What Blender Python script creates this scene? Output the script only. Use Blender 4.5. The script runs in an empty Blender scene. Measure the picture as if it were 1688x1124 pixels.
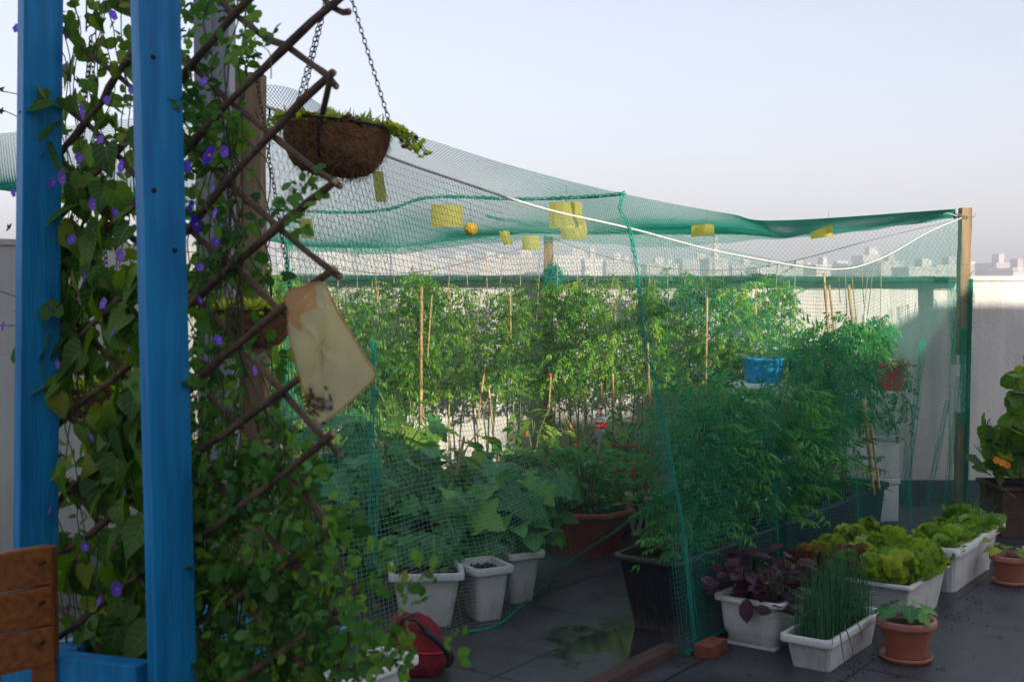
import bpy, math, random
import numpy as np
from mathutils import Vector, Matrix
R = math.radians
rng = np.random.default_rng(7)
random.seed(7)
S = bpy.context.scene
C = S.collection

# ------------------------------------------------------------------ camera maths
FPX = 2000.0; CX, CY = 844.0, 562.0; EYE = 1.63
PITCH = math.atan2(92.0, FPX)
cp, sp = math.cos(PITCH), math.sin(PITCH)
def ray(px, py):
    u = (px-CX)/FPX; v = -(py-CY)/FPX
    return np.array([u, cp+v*sp, -sp+v*cp])
def P(px, py, y):                       # photo pixel -> world point at depth y
    r = ray(px, py); k = y/r[1]
    return np.array([r[0]*k, y, EYE+r[2]*k])
def G(px, py, z=0.0):                   # photo pixel -> world point at height z
    r = ray(px, py); k = (z-EYE)/r[2]
    return np.array([r[0]*k, r[1]*k, z])
D = np.array([.589, .808, 0.]); N = np.array([-.808, .589, 0.])   # terrace axes
UP = np.array([0, 0, 1.])

# ------------------------------------------------------------------ materials
def newmat(name):
    m = bpy.data.materials.new(name); m.use_nodes = True
    nt = m.node_tree; nt.nodes.clear()
    out = nt.nodes.new('ShaderNodeOutputMaterial')
    return m, nt, out
def nd(nt, t, **kw):
    n = nt.nodes.new(t)
    for k, v in kw.items():
        if k in n.inputs.keys() if hasattr(n.inputs, 'keys') else False: n.inputs[k].default_value = v
        else: setattr(n, k, v)
    return n
def c4(c): return (c[0], c[1], c[2], 1)
def mat(name, col, col2=None, rough=.6, scale=8., bump=.2, bscale=40., metal=0., stretch=(1,1,1), spec=.5, coat=0., dirt=False):
    m, nt, out = newmat(name)
    b = nt.nodes.new('ShaderNodeBsdfPrincipled')
    b.inputs['Roughness'].default_value = rough; b.inputs['Metallic'].default_value = metal
    b.inputs['Specular IOR Level'].default_value = spec
    b.inputs['Coat Weight'].default_value = coat
    tc = nt.nodes.new('ShaderNodeTexCoord'); mp = nt.nodes.new('ShaderNodeMapping')
    mp.inputs['Scale'].default_value = stretch
    nt.links.new(tc.outputs['Object'], mp.inputs['Vector'])
    nz = nt.nodes.new('ShaderNodeTexNoise'); nz.inputs['Scale'].default_value = scale; nz.inputs['Detail'].default_value = 6
    nt.links.new(mp.outputs[0], nz.inputs['Vector'])
    rp = nt.nodes.new('ShaderNodeValToRGB')
    rp.color_ramp.elements[0].position = .35; rp.color_ramp.elements[1].position = .68
    rp.color_ramp.elements[0].color = c4(col); rp.color_ramp.elements[1].color = c4(col2 or [x*.75 for x in col])
    nt.links.new(nz.outputs['Fac'], rp.inputs['Fac']); nt.links.new(rp.outputs[0], b.inputs['Base Color'])
    if dirt:      # splashed soil low down and streaks of grime: wear that belongs to the pot
        sz = nt.nodes.new('ShaderNodeSeparateXYZ'); nt.links.new(tc.outputs['Object'], sz.inputs[0])
        zr = nt.nodes.new('ShaderNodeMapRange'); zr.inputs[1].default_value = 0; zr.inputs[2].default_value = .16; zr.inputs[3].default_value = .30; zr.inputs[4].default_value = .0; nt.links.new(sz.outputs['Z'], zr.inputs[0])
        mq = nt.nodes.new('ShaderNodeMapping'); mq.inputs['Scale'].default_value = (14, 14, 3.5); nt.links.new(tc.outputs['Object'], mq.inputs[0])
        nq = nt.nodes.new('ShaderNodeTexNoise'); nq.inputs['Scale'].default_value = 2.5; nq.inputs['Detail'].default_value = 9; nq.inputs['Roughness'].default_value = .7; nt.links.new(mq.outputs[0], nq.inputs['Vector'])
        aq = nt.nodes.new('ShaderNodeMath'); aq.operation = 'ADD'; nt.links.new(nq.outputs['Fac'], aq.inputs[0]); nt.links.new(zr.outputs[0], aq.inputs[1])
        fq = nt.nodes.new('ShaderNodeMapRange'); fq.inputs[1].default_value = .58; fq.inputs[2].default_value = .95; fq.inputs[3].default_value = 0; fq.inputs[4].default_value = .45; nt.links.new(aq.outputs[0], fq.inputs[0])
        xq = nt.nodes.new('ShaderNodeMix'); xq.data_type = 'RGBA'; nt.links.new(fq.outputs[0], xq.inputs[0]); nt.links.new(rp.outputs[0], xq.inputs[6]); xq.inputs[7].default_value = (.22, .18, .13, 1); nt.links.new(xq.outputs[2], b.inputs['Base Color'])
    if bump:
        n2 = nt.nodes.new('ShaderNodeTexNoise'); n2.inputs['Scale'].default_value = bscale; n2.inputs['Detail'].default_value = 4
        nt.links.new(mp.outputs[0], n2.inputs['Vector'])
        bp = nt.nodes.new('ShaderNodeBump'); bp.inputs['Strength'].default_value = bump; bp.inputs['Distance'].default_value = .01
        nt.links.new(n2.outputs['Fac'], bp.inputs['Height']); nt.links.new(bp.outputs[0], b.inputs['Normal'])
    nt.links.new(b.outputs[0], out.inputs[0])
    return m
def leafmat(name, cols, trans=.35, rough=.45, vein=.25, veincol=None):
    """colour varies from leaf to leaf (attribute leaf.z); faint midrib and side veins from leaf.xy"""
    m, nt, out = newmat(name)
    at = nt.nodes.new('ShaderNodeAttribute'); at.attribute_name = 'leaf'
    sx = nt.nodes.new('ShaderNodeSeparateXYZ'); nt.links.new(at.outputs['Vector'], sx.inputs[0])
    rp = nt.nodes.new('ShaderNodeValToRGB'); cr = rp.color_ramp
    while len(cr.elements) < len(cols): cr.elements.new(.5)
    for i, c in enumerate(cols):
        cr.elements[i].position = i/(len(cols)-1); cr.elements[i].color = c4(c)
    nt.links.new(sx.outputs['Z'], rp.inputs['Fac'])
    # veins: |x| small, or stripes of (y - |x|)
    ab = nt.nodes.new('ShaderNodeMath'); ab.operation = 'ABSOLUTE'; nt.links.new(sx.outputs['X'], ab.inputs[0])
    mid = nt.nodes.new('ShaderNodeMath'); mid.operation = 'LESS_THAN'; mid.inputs[1].default_value = .07; nt.links.new(ab.outputs[0], mid.inputs[0])
    df = nt.nodes.new('ShaderNodeMath'); df.operation = 'MULTIPLY_ADD'; nt.links.new(ab.outputs[0], df.inputs[0]); df.inputs[1].default_value = -.28; nt.links.new(sx.outputs['Y'], df.inputs[2])
    m5 = nt.nodes.new('ShaderNodeMath'); m5.operation = 'MULTIPLY'; m5.inputs[1].default_value = 5.; nt.links.new(df.outputs[0], m5.inputs[0])
    fr = nt.nodes.new('ShaderNodeMath'); fr.operation = 'FRACT'; nt.links.new(m5.outputs[0], fr.inputs[0])
    lt = nt.nodes.new('ShaderNodeMath'); lt.operation = 'LESS_THAN'; lt.inputs[1].default_value = .14; nt.links.new(fr.outputs[0], lt.inputs[0])
    mx = nt.nodes.new('ShaderNodeMath'); mx.operation = 'MAXIMUM'; nt.links.new(mid.outputs[0], mx.inputs[0]); nt.links.new(lt.outputs[0], mx.inputs[1])
    vf = nt.nodes.new('ShaderNodeMath'); vf.operation = 'MULTIPLY'; vf.inputs[1].default_value = vein; nt.links.new(mx.outputs[0], vf.inputs[0])
    mc = nt.nodes.new('ShaderNodeMix'); mc.data_type = 'RGBA'
    nt.links.new(vf.outputs[0], mc.inputs[0]); nt.links.new(rp.outputs[0], mc.inputs[6])
    vc = veincol or [min(1, cols[-1][0]*1.6+.03), min(1, cols[-1][1]*1.4+.03), cols[-1][2]*1.5+.02]
    mc.inputs[7].default_value = c4(vc)
    tc = nt.nodes.new('ShaderNodeTexCoord')
    nz = nt.nodes.new('ShaderNodeTexNoise'); nz.inputs['Scale'].default_value = 60; nt.links.new(tc.outputs['Object'], nz.inputs['Vector'])
    bp = nt.nodes.new('ShaderNodeBump'); bp.inputs['Strength'].default_value = .35; bp.inputs['Distance'].default_value = .004
    nt.links.new(nz.outputs['Fac'], bp.inputs['Height'])
    b = nt.nodes.new('ShaderNodeBsdfPrincipled'); b.inputs['Roughness'].default_value = rough; b.inputs['Specular IOR Level'].default_value = .35
    nt.links.new(mc.outputs[2], b.inputs['Base Color']); nt.links.new(bp.outputs[0], b.inputs['Normal'])
    hs = nt.nodes.new('ShaderNodeHueSaturation'); hs.inputs['Hue'].default_value = .485; hs.inputs['Saturation'].default_value = 1.1; hs.inputs['Value'].default_value = 1.7
    nt.links.new(mc.outputs[2], hs.inputs['Color'])
    t = nt.nodes.new('ShaderNodeBsdfTranslucent'); nt.links.new(hs.outputs[0], t.inputs['Color'])
    ms = nt.nodes.new('ShaderNodeMixShader'); ms.inputs[0].default_value = trans
    nt.links.new(b.outputs[0], ms.inputs[1]); nt.links.new(t.outputs[0], ms.inputs[2]); nt.links.new(ms.outputs[0], out.inputs[0])
    return m
def veilmat(name, col, trans=.4, rough=.5, seethrough=0., scale=20., col2=None):
    m, nt, out = newmat(name)
    b = nt.nodes.new('ShaderNodeBsdfPrincipled'); b.inputs['Roughness'].default_value = rough
    tc = nt.nodes.new('ShaderNodeTexCoord')
    nz = nt.nodes.new('ShaderNodeTexNoise'); nz.inputs['Scale'].default_value = scale; nz.inputs['Detail'].default_value = 5
    nt.links.new(tc.outputs['Object'], nz.inputs['Vector'])
    rp = nt.nodes.new('ShaderNodeValToRGB'); rp.color_ramp.elements[0].position = .35; rp.color_ramp.elements[1].position = .65
    rp.color_ramp.elements[0].color = c4(col); rp.color_ramp.elements[1].color = c4(col2 or [x*.8 for x in col])
    nt.links.new(nz.outputs['Fac'], rp.inputs['Fac']); nt.links.new(rp.outputs[0], b.inputs['Base Color'])
    t = nt.nodes.new('ShaderNodeBsdfTranslucent'); nt.links.new(rp.outputs[0], t.inputs['Color'])
    ms = nt.nodes.new('ShaderNodeMixShader'); ms.inputs[0].default_value = trans
    nt.links.new(b.outputs[0], ms.inputs[1]); nt.links.new(t.outputs[0], ms.inputs[2])
    last = ms
    if seethrough:
        tr = nt.nodes.new('ShaderNodeBsdfTransparent'); m2 = nt.nodes.new('ShaderNodeMixShader'); m2.inputs[0].default_value = seethrough
        nt.links.new(ms.outputs[0], m2.inputs[1]); nt.links.new(tr.outputs[0], m2.inputs[2]); last = m2
    nt.links.new(last.outputs[0], out.inputs[0])
    return m
def wallmat(name, col, col2):
    m, nt, out = newmat(name)
    b = nt.nodes.new('ShaderNodeBsdfPrincipled'); b.inputs['Roughness'].default_value = .9
    tc = nt.nodes.new('ShaderNodeTexCoord')
    nz = nt.nodes.new('ShaderNodeTexNoise'); nz.inputs['Scale'].default_value = 1.3; nz.inputs['Detail'].default_value = 8
    nt.links.new(tc.outputs['Object'], nz.inputs['Vector'])
    mp = nt.nodes.new('ShaderNodeMapping'); mp.inputs['Scale'].default_value = (6, 6, .5); nt.links.new(tc.outputs['Object'], mp.inputs[0])
    n3 = nt.nodes.new('ShaderNodeTexNoise'); n3.inputs['Scale'].default_value = 2; n3.inputs['Detail'].default_value = 6; nt.links.new(mp.outputs[0], n3.inputs['Vector'])
    ad = nt.nodes.new('ShaderNodeMath'); ad.operation = 'ADD'; nt.links.new(nz.outputs['Fac'], ad.inputs[0]); nt.links.new(n3.outputs['Fac'], ad.inputs[1])
    rp = nt.nodes.new('ShaderNodeValToRGB'); rp.color_ramp.elements[0].position = .8/2; rp.color_ramp.elements[1].position = 1.25/2
    hf = nt.nodes.new('ShaderNodeMath'); hf.operation = 'MULTIPLY'; hf.inputs[1].default_value = .5; nt.links.new(ad.outputs[0], hf.inputs[0])
    rp.color_ramp.elements[0].color = c4(col); rp.color_ramp.elements[1].color = c4(col2)
    nt.links.new(hf.outputs[0], rp.inputs['Fac']); nt.links.new(rp.outputs[0], b.inputs['Base Color'])
    n2 = nt.nodes.new('ShaderNodeTexNoise'); n2.inputs['Scale'].default_value = 45; n2.inputs['Detail'].default_value = 5; nt.links.new(tc.outputs['Object'], n2.inputs['Vector'])
    bp = nt.nodes.new('ShaderNodeBump'); bp.inputs['Strength'].default_value = .45; bp.inputs['Distance'].default_value = .01
    nt.links.new(n2.outputs['Fac'], bp.inputs['Height']); nt.links.new(bp.outputs[0], b.inputs['Normal'])
    nt.links.new(b.outputs[0], out.inputs[0])
    return m
def floormat(name):
    m, nt, out = newmat(name)
    b = nt.nodes.new('ShaderNodeBsdfPrincipled')
    tc = nt.nodes.new('ShaderNodeTexCoord'); mp = nt.nodes.new('ShaderNodeMapping')
    mp.inputs['Rotation'].default_value = (0, 0, -math.atan2(D[1], D[0])); mp.inputs['Scale'].default_value = (1, 1, 1)
    nt.links.new(tc.outputs['Object'], mp.inputs[0])
    br = nt.nodes.new('ShaderNodeTexBrick'); br.offset = 0.; br.inputs['Scale'].default_value = 1.
    br.inputs['Brick Width'].default_value = 1.0; br.inputs['Row Height'].default_value = .6; br.inputs['Mortar Size'].default_value = .008
    br.inputs['Color1'].default_value = (.052, .060, .070, 1); br.inputs['Color2'].default_value = (.060, .066, .075, 1); br.inputs['Mortar'].default_value = (.014, .015, .017, 1)
    nt.links.new(mp.outputs[0], br.inputs['Vector'])
    nz = nt.nodes.new('ShaderNodeTexNoise'); nz.inputs['Scale'].default_value = 2.2; nz.inputs['Detail'].default_value = 9; nz.inputs['Roughness'].default_value = .65
    nt.links.new(tc.outputs['Object'], nz.inputs['Vector'])
    rp = nt.nodes.new('ShaderNodeValToRGB'); rp.color_ramp.elements[0].color = (.5, .5, .5, 1); rp.color_ramp.elements[1].color = (1.35, 1.35, 1.3, 1)
    rp.color_ramp.elements[0].position = .3; rp.color_ramp.elements[1].position = .7
    nt.links.new(nz.outputs['Fac'], rp.inputs['Fac'])
    mx = nt.nodes.new('ShaderNodeMix'); mx.data_type = 'RGBA'; mx.blend_type = 'MULTIPLY'; mx.inputs[0].default_value = 1
    nt.links.new(br.outputs['Color'], mx.inputs[6]); nt.links.new(rp.outputs[0], mx.inputs[7]); nt.links.new(mx.outputs[2], b.inputs['Base Color'])
    rr = nt.nodes.new('ShaderNodeMapRange'); rr.inputs[1].default_value = .35; rr.inputs[2].default_value = .65; rr.inputs[3].default_value = .28; rr.inputs[4].default_value = .6
    nt.links.new(nz.outputs['Fac'], rr.inputs[0]); nt.links.new(rr.outputs[0], b.inputs['Roughness'])
    # standing water: a low spot with a ragged edge, smooth and darker
    wc = G(1015, 1060)
    ds = nt.nodes.new('ShaderNodeVectorMath'); ds.operation = 'DISTANCE'; nt.links.new(tc.outputs['Object'], ds.inputs[0]); ds.inputs[1].default_value = (wc[0], wc[1], 0)
    nw = nt.nodes.new('ShaderNodeTexNoise'); nw.inputs['Scale'].default_value = 6; nw.inputs['Detail'].default_value = 7; nt.links.new(tc.outputs['Object'], nw.inputs['Vector'])
    ma = nt.nodes.new('ShaderNodeMath'); ma.operation = 'MULTIPLY_ADD'; nt.links.new(nw.outputs['Fac'], ma.inputs[0]); ma.inputs[1].default_value = .9; nt.links.new(ds.outputs['Value'], ma.inputs[2])
    wf = nt.nodes.new('ShaderNodeMapRange'); wf.interpolation_type = 'SMOOTHSTEP'; wf.inputs[1].default_value = .62; wf.inputs[2].default_value = .82; wf.inputs[3].default_value = 1; wf.inputs[4].default_value = 0; nt.links.new(ma.outputs[0], wf.inputs[0])
    rm = nt.nodes.new('ShaderNodeMix'); nt.links.new(wf.outputs[0], rm.inputs[0]); nt.links.new(rr.outputs[0], rm.inputs[2]); rm.inputs[3].default_value = .05; nt.links.new(rm.outputs[0], b.inputs['Roughness'])
    dm = nt.nodes.new('ShaderNodeMix'); dm.data_type = 'RGBA'; dm.blend_type = 'MULTIPLY'; nt.links.new(wf.outputs[0], dm.inputs[0]); nt.links.new(mx.outputs[2], dm.inputs[6]); dm.inputs[7].default_value = (.55, .55, .55, 1)
    # soil crumbs and lime stains
    n4 = nt.nodes.new('ShaderNodeTexNoise'); n4.inputs['Scale'].default_value = 24; n4.inputs['Detail'].default_value = 8; n4.inputs['Roughness'].default_value = .8; nt.links.new(tc.outputs['Object'], n4.inputs['Vector'])
    r4 = nt.nodes.new('ShaderNodeMapRange'); r4.inputs[1].default_value = .60; r4.inputs[2].default_value = .72; r4.inputs[3].default_value = 0; r4.inputs[4].default_value = .6; nt.links.new(n4.outputs['Fac'], r4.inputs[0])
    d4 = nt.nodes.new('ShaderNodeMix'); d4.data_type = 'RGBA'; nt.links.new(r4.outputs[0], d4.inputs[0]); nt.links.new(dm.outputs[2], d4.inputs[6]); d4.inputs[7].default_value = (.11, .10, .09, 1)
    nt.links.new(d4.outputs[2], b.inputs['Base Color'])
    n2 = nt.nodes.new('ShaderNodeTexNoise'); n2.inputs['Scale'].default_value = 70; n2.inputs['Detail'].default_value = 5; nt.links.new(tc.outputs['Object'], n2.inputs['Vector'])
    bp = nt.nodes.new('ShaderNodeBump'); bp.inputs['Distance'].default_value = .004
    bs = nt.nodes.new('ShaderNodeMapRange'); bs.inputs[3].default_value = .35; bs.inputs[4].default_value = .06; nt.links.new(wf.outputs[0], bs.inputs[0]); nt.links.new(bs.outputs[0], bp.inputs['Strength'])
    nt.links.new(n2.outputs['Fac'], bp.inputs['Height']); nt.links.new(bp.outputs[0], b.inputs['Normal'])
    nt.links.new(b.outputs[0], out.inputs[0])
    return m
def facademat(name, col, sc):
    m, nt, out = newmat(name)
    b = nt.nodes.new('ShaderNodeBsdfPrincipled'); b.inputs['Roughness'].default_value = .9
    tc = nt.nodes.new('ShaderNodeTexCoord'); sx = nt.nodes.new('ShaderNodeSeparateXYZ'); nt.links.new(tc.outputs['Object'], sx.inputs[0])
    fs = []
    for ax, per in (('X', 3.2), ('Z', 3.1)):
        a = nt.nodes.new('ShaderNodeMath'); a.operation = 'DIVIDE'; a.inputs[1].default_value = per*sc; nt.links.new(sx.outputs[ax], a.inputs[0])
        f = nt.nodes.new('ShaderNodeMath'); f.operation = 'FRACT'; nt.links.new(a.outputs[0], f.inputs[0])
        g = nt.nodes.new('ShaderNodeMath'); g.operation = 'LESS_THAN'; g.inputs[1].default_value = .42; nt.links.new(f.outputs[0], g.inputs[0]); fs.append(g)
    mu = nt.nodes.new('ShaderNodeMath'); mu.operation = 'MULTIPLY'; nt.links.new(fs[0].outputs[0], mu.inputs[0]); nt.links.new(fs[1].outputs[0], mu.inputs[1])
    mx = nt.nodes.new('ShaderNodeMix'); mx.data_type = 'RGBA'; nt.links.new(mu.outputs[0], mx.inputs[0])
    mx.inputs[6].default_value = c4(col); mx.inputs[7].default_value = (.42, .40, .38, 1)
    nt.links.new(mx.outputs[2], b.inputs['Base Color']); nt.links.new(b.outputs[0], out.inputs[0])
    return m

M = {}
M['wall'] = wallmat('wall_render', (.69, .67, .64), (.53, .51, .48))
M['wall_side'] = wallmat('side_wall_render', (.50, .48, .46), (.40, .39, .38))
M['white_render'] = wallmat('house_render', (.80, .78, .74), (.72, .70, .66))  # finish of the unseen shading blocks, kept pale to bounce light
M['skirting'] = mat('skirting', (.07, .085, .11), rough=.8)
M['floor'] = floormat('floor_slate')
M['ground'] = mat('far_ground', (.35, .31, .25), rough=1, scale=.02, bump=0)
M['water'] = mat('puddle_water', (.030, .033, .034), (.036, .038, .036), rough=.07, bump=.25, bscale=14)
M['blue'] = mat('blue_paint', (.008, .33, .70), (.004, .20, .50), rough=.42, scale=5, bump=.25, bscale=25, stretch=(8, 8, .6), spec=.4)
M['screw'] = mat('rusty_screw', (.02, .015, .012), rough=.7)
M['orange'] = mat('stained_wood', (.42, .14, .022), (.22, .062, .010), rough=.4, scale=6, bump=.2, stretch=(1.2, 14, 14))
M['stick'] = mat('bark_stick', (.17, .10, .065), (.085, .05, .035), rough=.85, scale=25, bump=.8, bscale=90)
M['cutwood'] = mat('cut_end', (.45, .27, .15), rough=.8)
M['postwood'] = mat('weathered_post', (.33, .23, .13), (.20, .135, .08), rough=.85, scale=6, bump=.6, bscale=30, stretch=(6, 6, .6))
M['darkwood'] = mat('dark_timber', (.10, .05, .035), (.06, .03, .022), rough=.8, scale=6, bump=.5, stretch=(4, 4, 1))
M['greymetal'] = mat('grey_metal', (.30, .30, .33), (.26, .26, .29), rough=.5, scale=3, bump=.05)
M['black'] = mat('black_iron', (.015, .015, .017), rough=.5, bump=.1)
M['coir'] = mat('coir', (.34, .16, .07), (.15, .07, .032), rough=1, scale=30, bump=1., bscale=120)
M['fibre'] = mat('coir_fibre', (.42, .22, .09), (.24, .12, .05), rough=.9, scale=60, bump=0)
M['white'] = mat('white_plastic', (.78, .78, .76), (.66, .66, .63), rough=.42, scale=7, bump=.08, bscale=12, dirt=True)
M['whiteold'] = mat('dull_white_plastic', (.60, .61, .58), (.47, .48, .45), rough=.55, scale=6, bump=.15, bscale=14, dirt=True)
M['foam'] = mat('foam_box', (.93, .94, .94), (.88, .89, .90), rough=.75, scale=20, bump=.3, bscale=150)
M['terra'] = mat('terracotta_plastic', (.42, .125, .06), (.33, .09, .045), rough=.5, scale=10, bump=.08, dirt=True)
M['terralight'] = mat('terracotta_rim', (.50, .20, .14), (.42, .15, .10), rough=.5, scale=10, bump=.08)
M['brick'] = mat('brick_clay', (.28, .085, .035), (.16, .05, .03), rough=.9, scale=20, bump=.5)
M['redpot'] = mat('brick_red_plastic', (.40, .075, .055), (.30, .05, .04), rough=.5, scale=12, dirt=True)
M['brightred'] = mat('red_plastic', (.72, .03, .045), (.58, .025, .04), rough=.4, scale=6)
M['bag'] = mat('red_cloth', (.24, .004, .016), (.13, .003, .009), rough=.8, scale=14, bump=.4, bscale=60)
M['blackpl'] = mat('black_plastic', (.018, .019, .022), (.012, .013, .015), rough=.5, scale=8, bump=.15, dirt=True)
M['navypl'] = mat('navy_trough', (.012, .028, .055), (.008, .018, .036), rough=.45, scale=8, bump=.1)
M['cyanpot'] = mat('bright_blue_pot', (.01, .30, .62), (.01, .24, .55), rough=.35, scale=6, bump=.3, bscale=14)
M['greenpot'] = mat('green_pot', (.01, .12, .05), rough=.5)
M['soil'] = mat('soil', (.05, .028, .016), (.022, .013, .009), rough=1, scale=40, bump=1, bscale=90)
M['rope'] = mat('white_rope', (.72, .72, .68), (.55, .55, .52), rough=.8, scale=40, bump=.6, bscale=200)
M['cord'] = mat('grey_cord', (.22, .22, .20), rough=.8, bump=0)
M['twine'] = mat('twine', (.55, .45, .28), (.40, .32, .2), rough=.9, bump=0)
M['cane'] = mat('bamboo', (.58, .38, .15), (.40, .25, .10), rough=.55, scale=9, bump=.2)
M['net'] = veilmat('green_net', (.05, .54, .42), trans=.55, rough=.5, col2=(.08, .60, .48))
M['netd'] = veilmat('green_net_dense', (.04, .56, .42), trans=.6, rough=.6, col2=(.05, .62, .48))
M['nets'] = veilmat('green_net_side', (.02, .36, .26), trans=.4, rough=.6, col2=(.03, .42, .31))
M['netw'] = veilmat('pale_net_thread', (.30, .55, .50), trans=.4, rough=.5, col2=(.36, .60, .54))
M['yellow'] = veilmat('yellow_card', (.95, .92, .28), trans=.8, rough=.5, col2=(.93, .86, .45), scale=60)
M['ball'] = mat('yellow_ball', (.75, .48, .01), (.55, .33, .01), rough=.35, scale=8)
M['mesh'] = veilmat('bag_gauze', (.86, .76, .42), trans=.5, rough=.8, seethrough=.32, scale=9, col2=(.66, .58, .42))
M['meshtop'] = veilmat('bag_gauze_orange', (.78, .36, .10), trans=.5, rough=.8, seethrough=.35, scale=14, col2=(.72, .52, .30))
M['debris'] = mat('bag_debris', (.07, .035, .03), (.25, .2, .03), rough=.9, scale=60)
M['clear'] = veilmat('clear_bottle', (.55, .66, .68), trans=.5, rough=.12, seethrough=.45)
M['labelred'] = mat('red_label', (.60, .01, .02), rough=.4, bump=0)
M['labelwhite'] = mat('white_print', (.85, .85, .85), rough=.5, bump=0)
M['marble'] = None
def marble():
    m, nt, out = newmat('marbled_print')
    b = nt.nodes.new('ShaderNodeBsdfPrincipled'); b.inputs['Roughness'].default_value = .35
    tc = nt.nodes.new('ShaderNodeTexCoord'); w = nt.nodes.new('ShaderNodeTexWave'); w.inputs['Scale'].default_value = 7; w.inputs['Distortion'].default_value = 9; w.inputs['Detail'].default_value = 2
    nt.links.new(tc.outputs['Object'], w.inputs['Vector'])
    rp = nt.nodes.new('ShaderNodeValToRGB'); rp.color_ramp.elements[0].position = .22; rp.color_ramp.elements[1].position = .38
    rp.color_ramp.elements[0].color = (.03, .035, .04, 1); rp.color_ramp.elements[1].color = (.7, .71, .7, 1)
    nt.links.new(w.outputs['Fac'], rp.inputs[0]); nt.links.new(rp.outputs[0], b.inputs['Base Color']); nt.links.new(b.outputs[0], out.inputs[0]); return m
M['marble'] = marble()
M['l_tom'] = leafmat('tomato_leaf', [(0.04, 0.14, 0.02), (0.09, 0.29, 0.03), (0.17, 0.42, 0.045), (0.36, 0.5, 0.06)], vein=.15, trans=.45)
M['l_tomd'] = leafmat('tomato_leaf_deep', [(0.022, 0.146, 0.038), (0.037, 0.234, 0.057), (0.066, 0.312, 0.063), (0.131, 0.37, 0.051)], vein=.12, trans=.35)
M['l_egg'] = leafmat('eggplant_leaf', [(0.03, 0.146, 0.055), (0.055, 0.238, 0.076), (0.089, 0.316, 0.083), (0.187, 0.45, 0.062)], vein=.30, trans=.3, rough=.42)
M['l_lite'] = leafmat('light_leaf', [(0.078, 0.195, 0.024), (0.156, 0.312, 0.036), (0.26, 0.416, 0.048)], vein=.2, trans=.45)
M['l_vine'] = leafmat('glory_leaf', [(0.03, 0.12, 0.016), (0.06, 0.19, 0.02), (0.1, 0.24, 0.026), (0.17, 0.28, 0.03), (0.28, 0.32, 0.04)], vein=.25, trans=.4, rough=.5)
M['l_pea'] = leafmat('pea_leaf', [(0.019, 0.098, 0.017), (0.041, 0.167, 0.021), (0.084, 0.244, 0.033), (0.168, 0.313, 0.033)], vein=.12, trans=.35, rough=.5)
M['l_let'] = leafmat('lettuce_leaf', [(0.081, 0.236, 0.037), (0.195, 0.371, 0.045), (0.325, 0.506, 0.053), (0.488, 0.506, 0.075)], vein=.25, trans=.35, rough=.4)
M['l_letr'] = leafmat('bronze_lettuce_leaf', [(0.12, 0.036, 0.03), (0.24, 0.12, 0.048), (0.24, 0.264, 0.048), (0.408, 0.12, 0.072)], vein=.2, trans=.3, rough=.4)
M['l_ama'] = leafmat('amaranth_leaf', [(.028, .007, .018), (.05, .012, .028), (.085, .022, .045)], vein=.25, trans=.15, rough=.35, veincol=(.22, .05, .10))
M['l_chive'] = leafmat('chive_leaf', [(0.028, 0.128, 0.056), (0.049, 0.195, 0.084), (0.084, 0.255, 0.098)], vein=0, trans=.15, rough=.4)
M['l_nast'] = leafmat('nasturtium_leaf', [(0.036, 0.127, 0.022), (0.108, 0.253, 0.028), (0.264, 0.391, 0.033)], vein=.2, trans=.45)
M['l_moss'] = leafmat('trailing_leaf', [(0.21, 0.315, 0.034), (0.357, 0.495, 0.043), (0.63, 0.675, 0.068)], vein=0, trans=.4)
M['l_brown'] = leafmat('brown_leaf', [(.10, .04, .02), (.20, .10, .03)], vein=.2, trans=.3)
M['stemg'] = mat('green_stem', (.10, .17, .04), (.16, .18, .05), rough=.6, bump=0)
M['stemy'] = mat('tan_stem', (.35, .30, .10), (.25, .26, .08), rough=.7, bump=0)
M['stemd'] = mat('dark_stem', (.05, .06, .02), (.10, .07, .03), rough=.7, bump=0)
M['purple'] = leafmat('purple_petal', [(0.22, 0.08, 0.72), (0.28, 0.12, 0.82), (0.36, 0.17, 0.88)], vein=.25, trans=.4, veincol=(.5, .25, .9))
M['dpurple'] = leafmat('deep_purple_petal', [(.06, .008, .36), (.09, .012, .46)], vein=.1, trans=.3, veincol=(.3, .1, .7))
M['petalw'] = mat('petal_white', (.8, .75, .9), rough=.6, bump=0)
M['petaly'] = mat('petal_yellow', (.8, .6, .03), rough=.6, bump=0)
M['petalo'] = leafmat('orange_petal', [(.85, .25, .01), (.95, .38, .02)], vein=.1, trans=.4)
M['petalr'] = leafmat('red_petal', [(.6, .03, .01), (.8, .10, .03)], vein=.0, trans=.3)
M['tomred'] = mat('ripe_tomato', (.45, .03, .01), rough=.25, bump=0)
M['tomgrn'] = mat('green_tomato', (.20, .30, .05), rough=.25, bump=0)
M['dry'] = mat('dry_twig', (.18, .11, .06), rough=.9, bump=0)
M['clay_wet'] = M['brick']

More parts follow.
